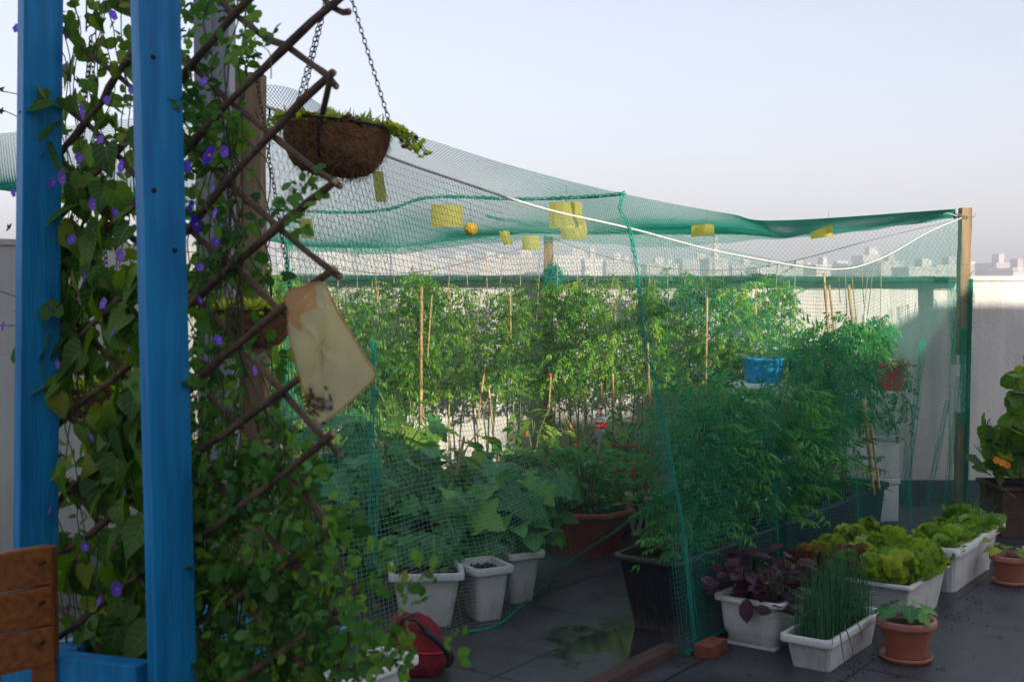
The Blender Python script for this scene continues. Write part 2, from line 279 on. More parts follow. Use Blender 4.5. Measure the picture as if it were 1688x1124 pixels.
# ------------------------------------------------------------------ mesh collector
class MB:
    def __init__(s): s.v = []; s.f = []; s.a = []; s.m = []; s.n = 0; s.mats = []; s.has = False
    def mi(s, m):
        if m not in s.mats: s.mats.append(m)
        return s.mats.index(m)
    def add(s, v, faces, m, attr=None):
        """v (n,3); faces: list of int arrays (k,3) or (k,4)"""
        v = np.asarray(v, float).reshape(-1, 3); i = s.mi(m)
        s.v.append(v)
        for f in faces:
            f = np.asarray(f, int)
            if len(f): s.f.append(f+s.n); s.m.append(np.full(len(f), i))
        if attr is None: attr = np.zeros((len(v), 3)); attr[:, 0] = .5; attr[:, 1] = .33; attr[:, 2] = .5
        else: s.has = True
        s.a.append(attr); s.n += len(v)
    def box(s, lo, hi, m, mtx=None, bev=0.):
        lo = np.array(lo, float); hi = np.array(hi, float)
        if bev:
            c = (lo+hi)/2; h = (hi-lo)/2; b = min(bev, *(h*.49)); v = []; 
            import bmesh
            bm = bmesh.new(); bmesh.ops.create_cube(bm, size=1)
            for q in bm.verts: q.co = Vector((q.co.x*2*h[0], q.co.y*2*h[1], q.co.z*2*h[2]))
            bmesh.ops.bevel(bm, geom=list(bm.edges), offset=b, segments=2, affect='EDGES', profile=.6)
            bmesh.ops.triangulate(bm, faces=list(bm.faces))
            bm.verts.index_update()
            v = np.array([q.co[:] for q in bm.verts])+c; f = np.array([[q.index for q in t.verts] for t in bm.faces]); bm.free()
            if mtx is not None: v = v@mtx[0].T+mtx[1]
            s.add(v, [f], m); return
        v = np.array([[x, y, z] for z in (lo[2], hi[2]) for y in (lo[1], hi[1]) for x in (lo[0], hi[0])])
        if mtx is not None: v = v@mtx[0].T+mtx[1]
        s.add(v, [[[0, 2, 3, 1], [4, 5, 7, 6], [0, 1, 5, 4], [2, 6, 7, 3], [0, 4, 6, 2], [1, 3, 7, 5]]], m)
    def tube(s, pts, rad, m, n=6, cap=True):
        pts = np.asarray(pts, float); K = len(pts)
        rad = np.broadcast_to(np.asarray(rad, float), (K,))
        T = np.gradient(pts, axis=0); T /= np.linalg.norm(T, axis=1)[:, None]+1e-12
        ref = np.array([0, 0, 1.]) if abs(T[:, 2]).mean() < .8 else np.array([1., 0, 0])
        A = np.cross(T, ref); A /= np.linalg.norm(A, axis=1)[:, None]+1e-12; B = np.cross(T, A)
        a = np.arange(n)/n*2*math.pi
        v = pts[:, None]+rad[:, None, None]*(np.cos(a)[None, :, None]*A[:, None]+np.sin(a)[None, :, None]*B[:, None])
        i = np.arange(K-1)[:, None]*n; j = np.arange(n)[None]; j2 = (j+1) % n
        f = np.stack([i+j, i+j2, i+n+j2, i+n+j], -1).reshape(-1, 4)
        v = v.reshape(-1, 3); fs = [f]
        if cap:
            v = np.vstack([v, pts[0], pts[-1]]); c0, c1 = K*n, K*n+1
            jj = np.arange(n); j2 = (jj+1) % n
            fs.append(np.stack([np.full(n, c0), j2, jj], -1)); fs.append(np.stack([np.full(n, c1), (K-1)*n+jj, (K-1)*n+j2], -1))
        s.add(v, fs, m)
    def threads(s, L, rad, m):
        """L (lines,K,3): many thin 3-sided threads at once"""
        L = np.asarray(L, float); n, K, _ = L.shape
        T = np.gradient(L, axis=1); T /= np.linalg.norm(T, axis=2)[..., None]+1e-12
        ref = np.where(np.abs(T[..., 2:3]) > .8, np.array([1., 0, 0]), np.array([0, 0, 1.]))
        A = np.cross(T, ref); A /= np.linalg.norm(A, axis=2)[..., None]+1e-12; B = np.cross(T, A)
        v = np.stack([L+rad*(math.cos(a)*A+math.sin(a)*B) for a in (0, 2.094, 4.189)], 2).reshape(-1, 3)
        i = (np.arange(n)[:, None, None]*K+np.arange(K-1)[None, :, None])*3; j = np.arange(3)[None, None]; j2 = (j+1) % 3
        f = np.stack([i+j, i+j2, i+3+j2, i+3+j], -1).reshape(-1, 4)
        s.add(v, [f], m)
    def loft(s, loops, m, capb=True, capt=False):
        loops = np.asarray(loops, float); K, n, _ = loops.shape
        i = np.arange(K-1)[:, None]*n; j = np.arange(n)[None]; j2 = (j+1) % n
        f = np.stack([i+j, i+j2, i+n+j2, i+n+j], -1).reshape(-1, 4)
        v = loops.reshape(-1, 3); fs = [f]; jj = np.arange(n); q2 = (jj+1) % n
        if capb: v = np.vstack([v, loops[0].mean(0)]); fs.append(np.stack([np.full(n, len(v)-1), q2, jj], -1))
        if capt: v = np.vstack([v, loops[-1].mean(0)]); fs.append(np.stack([np.full(n, len(v)-1), (K-1)*n+jj, (K-1)*n+q2], -1))
        s.add(v, fs, m)
    def leaves(s, tmpl, pos, axis, nrm, scale, m, rnd=None):
        """tmpl=(verts(n,3) x=side y=along z=up, faces, leafxy(n,2))"""
        pos = np.asarray(pos, float).reshape(-1, 3); k = len(pos)
        if not k: return
        axis = np.broadcast_to(np.asarray(axis, float), (k, 3)).copy(); nrm = np.broadcast_to(np.asarray(nrm, float), (k, 3))
        axis /= np.linalg.norm(axis, axis=1)[:, None]+1e-9
        sd = np.cross(axis, nrm); sd /= np.linalg.norm(sd, axis=1)[:, None]+1e-9; up = np.cross(sd, axis)
        sc = np.broadcast_to(np.asarray(scale, float), (k,))
        V, F, U = tmpl
        v = pos[:, None]+sc[:, None, None]*(V[None, :, 0:1]*sd[:, None]+V[None, :, 1:2]*axis[:, None]+V[None, :, 2:3]*up[:, None])
        rnd = rng.random(k) if rnd is None else np.broadcast_to(rnd, (k,))
        at = np.zeros((k, len(V), 3)); at[:, :, :2] = U[None]; at[:, :, 2] = rnd[:, None]
        off = (np.arange(k)*len(V))[:, None, None]
        s.add(v.reshape(-1, 3), [(f[None]+off).reshape(-1, f.shape[1]) for f in F], m, at.reshape(-1, 3))
    def mesh(s, name, smooth=True):
        me = bpy.data.meshes.new(name)
        v = np.vstack(s.v); me.vertices.add(len(v)); me.vertices.foreach_set('co', v.ravel().astype(np.float32))
        tot = sum(f.size for f in s.f); npoly = sum(len(f) for f in s.f)
        me.loops.add(tot); me.polygons.add(npoly)
        me.loops.foreach_set('vertex_index', np.concatenate([f.ravel() for f in s.f]).astype(np.int32))
        sizes = np.concatenate([np.full(len(f), f.shape[1]) for f in s.f])
        me.polygons.foreach_set('loop_start', np.concatenate([[0], np.cumsum(sizes)[:-1]]).astype(np.int32))
        me.polygons.foreach_set('material_index', np.concatenate(s.m).astype(np.int32))
        me.polygons.foreach_set('use_smooth', np.full(npoly, smooth))
        if s.has:
            a = me.attributes.new('leaf', 'FLOAT_VECTOR', 'POINT'); a.data.foreach_set('vector', np.vstack(s.a).ravel().astype(np.float32))
        for m in s.mats: me.materials.append(m)
        me.update(calc_edges=True); me.validate()
        return me
    def build(s, name, parent=None, smooth=True, loc=None):
        o = bpy.data.objects.new(name, s.mesh(name, smooth)); C.objects.link(o)
        if parent is not None:
            o.parent = parent
            if loc is None and tuple(parent.location) != (0, 0, 0) and not parent.get('_local'):
                # geometry given in world coordinates: bring it into the parent's frame
                inv = (Matrix.Translation(parent.location) @ parent.rotation_euler.to_matrix().to_4x4()).inverted()
                o.data.transform(inv)
        return o
def tag(o, label, cat, group=None, kind=None):
    if label: o['label'] = label
    if cat: o['category'] = cat
    if group: o['group'] = group
    if kind: o['kind'] = kind
    return o
def empty(name, loc, label, cat, group=None, rz=0., local=False):
    o = bpy.data.objects.new(name, None); C.objects.link(o); o.empty_display_size = .1
    o.location = tuple(float(x) for x in loc); o.rotation_euler = (0, 0, rz)
    if local: o['_local'] = 1
    return tag(o, label, cat, group)
def clone(root, loc, rz, label, sc=None, group=None):
    r = root.copy(); C.objects.link(r); r.location = tuple(float(x) for x in loc); r.rotation_euler = (0, 0, rz)
    if sc is not None: r.scale = sc
    r['label'] = label
    if group: r['group'] = group
    for ch in list(root.children):
        c = ch.copy(); C.objects.link(c); c.parent = r
        for g in ch.children:
            d = g.copy(); C.objects.link(d); d.parent = c
    return r
ORD = ['first', 'second', 'third', 'fourth', 'fifth', 'sixth', 'seventh', 'eighth', 'ninth', 'tenth', 'eleventh', 'twelfth', 'thirteenth',
       'fourteenth', 'fifteenth', 'sixteenth', 'seventeenth', 'eighteenth', 'nineteenth', 'twentieth', 'twenty-first', 'twenty-second', 'twenty-third', 'twenty-fourth', 'twenty-fifth', 'twenty-sixth', 'twenty-seventh', 'twenty-eighth', 'twenty-ninth', 'thirtieth']
def unit(v): v = np.asarray(v, float); return v/(np.linalg.norm(v, axis=-1, keepdims=True)+1e-9)
def rdir(k, z0=-1, z1=1):
    a = rng.random(k)*2*math.pi; z = z0+(z1-z0)*rng.random(k); r = np.sqrt(np.maximum(0, 1-z*z))
    return np.stack([r*np.cos(a), r*np.sin(a), z], 1)

# ------------------------------------------------------------------ leaf templates
def leaf_t(st, fold=.25, droop=.2, curl=.0, wav=0.):
    """st: list of (ymid, yside, halfwidth) with length about 1"""
    V, U = [], []
    for i, (ym, ys, w) in enumerate(st):
        dz = -droop*ym*ym
        z2 = -droop*ys*ys+fold*w+wav*(1 if i % 2 else -1)*w
        V += [[0, ym, dz], [-w, ys, z2], [w, ys, z2]]
        U += [[0, ym], [-1, ys], [1, ys]]
    F = []
    for i in range(len(st)-1):
        a = 3*i; b = a+3
        F += [[a, a+1, b+1, b], [a, b, b+2, a+2]]
    return np.array(V, float), [np.array(F)], np.array(U, float)
T_oval = leaf_t([(0, 0, .0), (.15, .15, .2), (.4, .4, .34), (.7, .68, .32), (.9, .88, .16), (1, 1, 0)], .15, .15)
T_heart = leaf_t([(0, -.02, .0), (.02, -.22, .24), (.15, -.1, .46), (.35, .25, .47), (.6, .55, .32), (.82, .8, .14), (1, 1, 0)], .2, .25)
T_round = leaf_t([(0, -.02, .0), (.02, -.12, .2), (.2, .05, .44), (.5, .45, .52), (.8, .8, .36), (1, .95, .12), (1, 1, 0)], .12, .1, wav=.08)
T_lobed = leaf_t([(0, 0, .02), (.04, -.06, .2), (.16, .05, .37), (.28, .26, .30), (.38, .42, .44), (.5, .52, .31), (.62, .66, .33), (.74, .76, .18), (.86, .88, .12), (1, 1, 0)], .18, .3, wav=.12)
T_maple = leaf_t([(0, 0, .02), (.02, -.08, .3), (.2, .10, .56), (.26, .28, .30), (.34, .42, .56), (.5, .55, .52), (.56, .60, .24), (.72, .74, .24), (.86, .86, .12), (1, 1, 0)], .18, .28, wav=.08)
T_ruff = leaf_t([(0, 0, .05), (.2, .18, .16), (.4, .38, .34), (.58, .55, .30), (.72, .72, .46), (.86, .86, .36), (.96, .98, .30), (1., 1.04, .1)], .35, -.25, wav=.25)
T_thin = leaf_t([(0, 0, .015), (.4, .4, .09), (.75, .75, .07), (1, 1, 0)], .3, .3)
def compound(n=3, leaflet=None, term=.34, lw=.28, droop=.35, ang=1.0, ls=1.0):
    """pinnate leaf of 2n+1 toothed leaflets, unit length"""
    leaflet = leaflet or leaf_t([(0, 0, 0), (.18, .15, .24), (.34, .34, .17), (.5, .5, .27), (.66, .68, .14), (.82, .82, .12), (1, 1, 0)], .3, .4)
    V, F, U = [], [], []; n0 = 0
    def put(o, dirv, s):
        nonlocal n0
        v, f, u = leaflet; d = np.array(dirv); d = d/np.linalg.norm(d); sd = np.cross(d, [0, 0, 1.]); sd /= np.linalg.norm(sd); up = np.cross(sd, d)
        V.append(np.array(o)+s*(v[:, 0:1]*sd+v[:, 1:2]*d+v[:, 2:3]*up)); F.append(f[0]+n0); U.append(u); n0 += len(v)
    # rachis
    t = np.linspace(0, .8, 5); rz = -droop*t*t
    rv = np.concatenate([np.stack([np.full(5, -.008), t, rz], 1), np.stack([np.full(5, .008), t, rz+.004], 1)])
    V.append(rv); F.append(np.array([[i, i+1, i+6, i+5] for i in range(4)])); U.append(np.tile([0, .5], (10, 1))); n0 = 10
    for i in range(n):
        y = .22+.55*i/max(1, n-1) if n > 1 else .5
        z = -droop*y*y
        for sgn in (-1, 1):
            put([0, y+.03*sgn, z], [sgn*math.sin(ang), math.cos(ang), -.35-.2*y], (term*(.8+.25*math.sin(3*i+sgn)))*ls)
    put([0, .8, -droop*.64], [0, 1, -.7*droop*2], term*1.15*ls)
    return np.vstack(V), [np.vstack(F)], np.vstack(U)
T_tom = compound(4, leaflet=leaf_t([(0, 0, 0), (.2, .16, .20), (.34, .34, .12), (.52, .52, .20), (.68, .70, .09), (1, 1, 0)], .3, .5), term=.32)
T_fea = compound(4, leaflet=leaf_t([(0, 0, 0), (.2, .14, .18), (.3, .32, .07), (.5, .48, .17), (.62, .66, .06), (.8, .8, .09), (1, 1, 0)], .3, .5), term=.34, droop=.22)
T_pea = compound(2, leaflet=leaf_t([(0, 0, 0), (.2, .2, .28), (.55, .55, .38), (.85, .85, .24), (1, 1, 0)], .15, .1), term=.42, droop=.2, ang=1.15)
T_pep = leaf_t([(0, 0, .0), (.1, .1, .1), (.35, .35, .22), (.65, .65, .17), (1, 1, 0)], .25, .35)

def soft_scatter(n, lo, hi): return lo+(hi-lo)*rng.random((n, len(lo)))
def in_poly(px, py, poly):
    poly = np.asarray(poly, float); ins = np.zeros(len(px), bool); j = len(poly)-1
    for i in range(len(poly)):
        xi, yi = poly[i]; xj, yj = poly[j]
        c = ((yi > py) != (yj > py)) & (px < (xj-xi)*(py-yi)/(yj-yi+1e-12)+xi); ins ^= c; j = i
    return ins
def sample_poly(poly, n):
    poly = np.asarray(poly, float); lo = poly.min(0); hi = poly.max(0); out = np.zeros((0, 2))
    while len(out) < n:
        p = lo+(hi-lo)*rng.random((n*3, 2)); out = np.vstack([out, p[in_poly(p[:, 0], p[:, 1], poly)]])
    return out[:n]

# ================================================================== SETTING
def quad(mb, a, b, c, d, m): mb.add([a, b, c, d], [[[0, 1, 2, 3]]], m)
b = MB(); b.box((-9, -4.99, -.25), (7.96, 9.55, 0), M['floor']); tag(b.build('terrace_floor', smooth=False), None, None, kind='structure')
b = MB(); b.box((-880, -55, -16.5), (880, 880, -16), M['ground']); tag(b.build('ground', smooth=False), None, None, kind='structure')
# house below the terrace and unseen blocks shaped to throw the shade
b = MB(); b.box((-8.9, -4.98, -16), (7.9, 9.5, -.252), M['wall_side']); o = b.build('house_below', smooth=False); tag(o, 'rendered house body under the roof terrace floor', 'building')
def block(name, boxes, label):
    root = empty(name, (boxes[0][0][0], boxes[0][0][1], -16), label, 'building')
    for lo, hi in boxes:
        w = MB(); w.box(lo, hi, M['white_render']); w.build('wall', root, smooth=False)
        p = MB(); p.box((lo[0]-.1, hi[1]-.25, hi[2]), (hi[0]+.1, hi[1]+.1, hi[2]+.12), M['white']); p.build('coping', root, smooth=False)
        for zz in np.arange(-14.9, hi[2]-2.2, 3.2):
            for xx in np.arange(lo[0]+1.2, hi[0]-1.6, 3.):
                q = MB(); q.box((xx, hi[1], zz), (xx+1.2, hi[1]+.05, zz+1.4), M['navypl']); q.build('window', root, smooth=False)
    return root
block('house', [((-7, -11, -16), (5.6, -5.0, 7.45)), ((5.64, -11, -16), (8.56, -5.0, 5.4)), ((8.6, -11, -16), (10.6, -5.0, 6.02))], 'unseen stepped block behind the camera, shaped to shade the terrace')  # out of view; roof steps set by where shade should fall
rt_ = empty('shade_block', (8, -4.9, -16), 'unseen rendered block right of the terrace, placed to shade the wall', 'building')  # unseen mass placed to cast the slanting shadow on the parapet
wb = MB(); wb.box((8, -4.9, -16), (14, 1.14, 4.58), M['white_render']); wb.build('wall', rt_, smooth=False)
wb = MB(); wb.box((7.97, -4.9, 4.58), (14.03, 1.17, 4.64), M['white_render']); wb.build('roof', rt_, smooth=False)
wb = MB(); wb.box((7.96, -2, 0), (8, -1.1, 2.05), M['navypl']); wb.build('door', rt_, smooth=False)

# parapet walls
def wall(name, x0, x1, label):
    root = empty(name, (x0, 9.4, 0), label, 'wall')
    w = MB(); w.box((x0, 9.3, 0), (x1, 9.5, 1.66), M['wall']); w.build('wall_face', root, smooth=False)
    w = MB(); w.box((x0, 9.285, 1.66), (x1, 9.515, 1.70), M['wall'], bev=.008); w.build('coping', root, smooth=False)
    w = MB(); w.box((x0, 9.285, 0), (x1, 9.3, .13), M['skirting']); w.build('skirting', root, smooth=False)
wall('parapet_wall', -2.05, 7.9, 'long white rendered parapet wall behind the tomato row')
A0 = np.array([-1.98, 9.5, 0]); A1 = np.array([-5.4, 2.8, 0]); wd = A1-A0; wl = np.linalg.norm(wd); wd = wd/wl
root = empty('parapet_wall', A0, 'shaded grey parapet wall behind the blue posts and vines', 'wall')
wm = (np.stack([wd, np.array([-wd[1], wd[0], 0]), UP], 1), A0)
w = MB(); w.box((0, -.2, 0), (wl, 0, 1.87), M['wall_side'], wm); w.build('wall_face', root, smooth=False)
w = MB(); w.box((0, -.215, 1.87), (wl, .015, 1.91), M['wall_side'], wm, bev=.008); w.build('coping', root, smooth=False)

# ------------------------------------------------------------------ far town
cols = [(.60, .53, .45), (.64, .58, .52), (.56, .50, .42), (.66, .61, .57), (.52, .48, .44), (.62, .54, .49)]
fm = [facademat('far_facade_%d' % i, c, 1.0) for i, c in enumerate(cols)]
tops = []
px = 405.; i = 0
desc = ['cream', 'pale', 'sandy', 'off-white', 'beige', 'pinkish']
rr = random.Random(5)
place_names = ['beyond the left parapet', 'near the centre post', 'right of the centre post', 'near the right post']
while px < 1700:
    wpx = rr.uniform(22, 60); top = rr.uniform(424, 443)
    if 440 < px < 760: top = rr.uniform(418, 434)
    if 1220 < px < 1370: top = rr.uniform(440, 447)
    if px > 1490: top = rr.uniform(436, 446)
    y = rr.uniform(330, 520)
    c0 = P(px, top, y); w_ = wpx/FPX*y; dep = rr.uniform(14, 24)
    where = place_names[min(3, int((px-405)/320))]
    k = rr.randrange(6)
    root = empty('apartment_block', (c0[0], y, -16), '%s apartment block %s, %s in the skyline' % (desc[k], where, ORD[i] if i < 30 else 'last'), 'building', 'far apartment blocks on the skyline')
    m1 = MB(); m1.box((c0[0], y, -16), (c0[0]+w_, y+dep, c0[2]), fm[k]); m1.build('wall', root, smooth=False)
    m1 = MB(); m1.box((c0[0]-.2, y-.2, c0[2]), (c0[0]+w_+.2, y+dep, c0[2]+.9), fm[k]); m1.build('parapet', root, smooth=False)
    sx = c0[0]+w_*rr.uniform(.1, .6)
    m1 = MB(); m1.box((sx, y+2, c0[2]+.9), (sx+w_*.28, y+8, c0[2]+rr.uniform(2.2, 4)), fm[(k+1) % 6]); m1.build('stair_head', root, smooth=False)
    if rr.random() < .6:
        tx = c0[0]+w_*rr.uniform(.6, .9); aa = np.linspace(0, 2*math.pi, 13)[:-1]
        m1 = MB(); m1.loft([[[tx+1.1*math.cos(t), y+4+1.1*math.sin(t), c0[2]+z] for t in aa] for z in (.9, 2.6)], fm[3], capt=True); m1.build('water_tank', root)
    px += wpx*rr.uniform(.75, 1.25); i += 1
for px_, top, nm in ((1180, 386, 'slender pale minaret rising over the far rooftops'),):
    y = 420; c0 = P(px_, top, y); root = empty('minaret', (c0[0], y, -16), nm, 'tower'); aa = np.linspace(0, 2*math.pi, 13)[:-1]
    def ring(r, z): return [[c0[0]+r*math.cos(t), y+r*math.sin(t), z] for t in aa]
    m1 = MB(); m1.loft([ring(1.2, -16), ring(1.0, c0[2]-4)], fm[3]); m1.build('shaft', root)
    m1 = MB(); m1.loft([ring(1.0, c0[2]-4), ring(1.5, c0[2]-3.8), ring(1.5, c0[2]-3.1), ring(.9, c0[2]-3)], fm[1]); m1.build('gallery', root)
    m1 = MB(); m1.loft([ring(.8, c0[2]-3), ring(.8, c0[2]-1.5), ring(.5, c0[2]-.6), ring(.05, c0[2])], fm[3]); m1.build('cap', root)

# ================================================================== POSTS AND NET
A = P(417, 150, 3.40); Bp = P(1588, 358, 9.0)
def timber(name, px, pw, top, y, zb, label, cat='post', grp=None):
    c = P(px, 500, y)[0]; w2 = pw/FPX*y/2; zt = P(px, top, y)[2]
    root = MB()
    n = 9; zz = np.linspace(zb, zt, n); L = []
    for k, z in enumerate(zz):
        q = w2*(1+.03*math.sin(k*2.1+px)); ox = .003*math.sin(k*1.3+px)
        L.append([[c+ox+sx*q, y+sy*q, z] for sx, sy in ((-1, -.92), (-.92, -1), (.92, -1), (1, -.92), (1, .92), (.92, 1), (-.92, 1), (-1, .92))])
    root.loft(L, M['postwood'], capt=True)
    return tag(root.build(name, smooth=False), label, cat, grp)
timber('wooden_post', 417, 43, 123, 3.40, 0, 'thick weathered wooden post behind the hanging coir basket, twined with wire', grp='net posts')
timber('wooden_post', 904, 15, 390, 9.16, 0, 'slim wooden post with green net knotted round it at the back wall', grp='net posts')
timber('wooden_post', 1588, 17, 343, 9.0, P(1588, 585, 9)[2], 'upper wooden post holding the net ropes, clamped to the wall pole', grp='net posts')
timber('wooden_post', 1588, 17, 680, 9.0, 0, 'short wooden stub post standing on the floor below the rope post', grp='net posts')
# grey metal column
c = P(357, 300, 3.7); b = MB(); b.box((c[0]-.053, 3.65, 0), (c[0]+.053, 3.75, 2.75), M['greymetal'], bev=.006)
b.box((c[0]-.012, 3.642, 0), (c[0]+.004, 3.65, 2.75), M['greymetal']); tag(b.build('metal_column', smooth=False), 'plain grey metal column rising behind the vines', 'column')

def curve(pts, n):
    """smooth catmull interpolation through pts"""
    pts = np.asarray(pts, float); k = len(pts); t = np.linspace(0, k-1, n); i = np.clip(t.astype(int), 0, k-2); f = (t-i)[:, None]
    p0 = pts[np.maximum(i-1, 0)]; p1 = pts[i]; p2 = pts[i+1]; p3 = pts[np.minimum(i+2, k-1)]
    return .5*((2*p1)+(-p0+p2)*f+(2*p0-5*p1+4*p2-p3)*f**2+(-p0+3*p1-3*p2+p3)*f**3)
def resample(pts, n):
    c = curve(pts, 400); s = np.concatenate([[0], np.cumsum(np.linalg.norm(np.diff(c, axis=0), axis=1))]); s /= s[-1]
    t = np.linspace(0, 1, n); return np.stack([np.interp(t, s, c[:, k]) for k in range(3)], 1)
class Sheet:
    """ruled sheet between two curves; disp(u,v)->(...,3) folds"""
    def __init__(s, a, b, disp=None, raw=False):
        s.a = np.asarray(a) if raw else resample(a, 200); s.b = np.asarray(b) if raw else resample(b, 200); s.d = disp
    def __call__(s, u, v):
        x = np.clip(u, 0, 1)*(len(s.a)-1); xs = np.arange(len(s.a))
        pa = np.stack([np.interp(x, xs, s.a[:, k]) for k in range(3)], -1); pb = np.stack([np.interp(x, xs, s.b[:, k]) for k in range(3)], -1)
        p = pa*(1-v[..., None])+pb*v[..., None]
        if s.d is not None: p = p+s.d(u, v)
        return p
def net(mb, sh, Lu, Lv, pitch, rad, m, diamond=True, step=.09):
    """threads laid over the sheet with the given pitch in metres"""
    if not diamond:
        nu = int(Lu/pitch); nv = int(Lv/pitch)
        K = max(3, int(Lv/step)); u = np.repeat(np.linspace(0, 1, nu)[:, None], K, 1); v = np.repeat(np.linspace(0, 1, K)[None], nu, 0); mb.threads(sh(u, v), rad, m)
        K = max(3, int(Lu/step)); v = np.repeat(np.linspace(0, 1, nv)[:, None], K, 1); u = np.repeat(np.linspace(0, 1, K)[None], nv, 0); mb.threads(sh(u, v), rad, m)
    else:
        p2 = pitch*1.414
        for sg in (1, -1):
            offs = np.arange(-Lv, Lu+Lv, p2)
            K = max(4, int(Lv*1.414/step))
            v = np.repeat(np.linspace(0, 1, K)[None], len(offs), 0); u = (offs[:, None]+sg*v*Lv+(0 if sg > 0 else 0))/Lu
            ok = ((u >= 0) & (u <= 1)).sum(1) >= 2
            u = u[ok]; v = v[ok]
            # clip by collapsing beyond edges
            lo = np.clip(u, 0, 1); off = offs[ok][:, None]
            vv = (lo*Lu-off)/(sg*Lv); vv = np.clip(vv, 0, 1)
            mb.threads(sh(lo, vv), rad, m)
# edges
front = [Bp+np.array([-.06, 0, .06]), P(1300, 363, 6.4), P(1200, 352, 5.82), P(1030, 320, 5.03), P(850, 275, 4.42), P(690, 225, 3.98), P(560, 188, 3.68), P(440, 140, 3.42), P(250, 190, 4.1), P(-40, 225, 5.1)]
back = [P(1575, 356, 9.05), P(1400, 377, 9.1), P(1300, 384, 9.1), P(1050, 386, 9.1), P(905, 383, 9.1), P(760, 395, 9.1), P(640, 408, 9.1), P(470, 402, 9.1), P(250, 350, 8.2), P(-40, 308, 7.0)]
def dcan(u, v):
    z = -.07*np.sin(math.pi*v)*np.minimum(1, u*3)+.025*np.sin(19*u+3*v)*np.sin(math.pi*v)+.012*np.sin(41*u-7*v)*np.sin(math.pi*v)
    return np.stack([0*z, 0*z, z], -1)
fr = curve(front, 220); bk = curve(back, 220)
can = Sheet(fr, bk, dcan, raw=True)
netroot = empty('bird_net', A, 'green netting canopy and curtains hung from ropes over the vegetable pots', 'netting')
b = MB(); net(b, can, 9.2, 3.6, .025, .0009, M['net']); b.build('canopy', netroot)
# wavy hems: dense folded bands
def hem(pts, w, nstr, r, m, name='hem', wob=.012, parent=netroot):
    c = resample(pts, 160); mb = MB(); L = []
    for k in range(nstr):
        ph = k*1.7; t = np.linspace(0, 1, 160)
        o = np.stack([wob*np.sin(t*60+ph)*.6, wob*np.cos(t*50+ph), (k/max(1, nstr-1)-.5)*w+wob*np.sin(t*80+ph*2)], 1)
        L.append(c+o)
    mb.threads(np.array(L), r, m); return mb.build(name, parent)
def rag(pts, w0, m, name, pitch=.008, rad=.0009):
    """narrow bunched strip of net hanging below a curve"""
    c = resample(pts, 200); w = np.asarray(w0) if np.ndim(w0) else np.full(200, w0); w = np.interp(np.linspace(0, 1, 200), np.linspace(0, 1, len(w)), w)
    lo = c.copy(); lo[:, 2] -= w
    d = lambda u, v: np.stack([0*u, .02*np.sin(60*u+4*v)*v, .004*np.sin(90*u)], -1)
    sh = Sheet(c, lo, d, raw=True); Lu = np.linalg.norm(np.diff(c, axis=0), axis=1).sum()
    mb = MB(); net(mb, sh, Lu, max(w), pitch, rad, m, step=.03); return mb.build(name, netroot)
hb = [p-np.array([0, .02, -.005]) for p in back[:8]]
rag(hb, [.02, .035, .05, .11, .075, .05, .06, .05], M['netd'], 'bunched_hem', .009, .0012)
hem(hb, .02, 4, .0022, M['netd'])
rag([P(1330, 366, 7.2), P(1300, 366, 7.0), P(1200, 363, 6.6), P(1040, 360, 6.4), P(920, 368, 6.6), P(800, 356, 6.8)], [.01, .04, .05, .05, .04, .01], M['netd'], 'bunched_fold', .010, .0011)
seam = [P(1030, 318, 5.02), P(1000, 322, 5.1), P(940, 326, 5.3), P(850, 328, 5.5), P(710, 325, 5.8), P(640, 345, 6.0), P(560, 350, 6.2), P(440, 345, 6.3)]
def braid(pts, r, m, name, wob=.010, freq=None, parent=netroot):
    c = resample(pts, 300); Ln = np.linalg.norm(np.diff(c, axis=0), axis=1).sum(); t = np.linspace(0, Ln, 300)
    mb = MB()
    for k in range(3):
        o = np.stack([wob*np.sin(t*42+k*2.1), wob*.6*np.cos(t*42+k*2.1), wob*np.cos(t*42+k*2.1)], 1)
        mb.tube(c+o*.6, r*.55*(1+.3*np.sin(t*31+k)), m, 5)
    return mb.build(name, parent)
braid(seam, .0055, M['netd'], 'gathered_seam')
braid([P(-40, 316, 6.0), P(60, 306, 5.9), P(200, 318, 5.9), P(330, 335, 6.1), P(440, 345, 6.3)], .006, M['netd'], 'gathered_seam')
braid([P(1028, 318, 5.02), P(1022, 345, 5.02), P(1036, 372, 5.06), P(1046, 420, 5.1), P(1052, 470, 5.12), P(1062, 560, 5.2), P(1078, 620, 5.22), P(1092, 690, 5.25), P(1108, 770, 5.28), P(1122, 850, 5.3), P(1134, 950, 5.32), P(1146, 1070, 5.36)], .0045, M['netd'], 'gathered_seam', wob=.011)
# ropes
def ropeobj(name, pts, r, m, label, cat='rope', n=120):
    mb = MB(); mb.tube(resample(pts, n), r, m, 6); return tag(mb.build(name), label, cat)
rp_pts = [P(420, 170, 3.40), P(520, 205, 3.6), P(640, 258, 3.90), P(760, 300, 4.25), P(900, 345, 4.72), P(1040, 377, 5.09), P(1200, 418, 5.82), P(1370, 444, 6.89), P(1450, 427, 7.5), P(1530, 383, 8.35), Bp]
ropeobj('rope', rp_pts, .0047, M['rope'], 'thick white rope sagging from the left post to the right post')
ropeobj('cord', [P(1580, 362, 8.98), P(1440, 395, 8.95), P(1300, 432, 8.9), P(1200, 445, 8.9), P(1080, 440, 8.9), P(980, 418, 8.95), P(912, 393, 9.1)], .0028, M['cord'], 'thin grey cord sagging between the centre post and right post', 'cord')
ropeobj('cord', [P(905, 400, 9.1), P(820, 420, 8.95), P(700, 447, 8.9), P(600, 449, 8.9), P(500, 430, 8.9), P(440, 405, 9.0)], .0028, M['cord'], 'thin grey cord sagging left of the centre post above the tomatoes', 'cord')
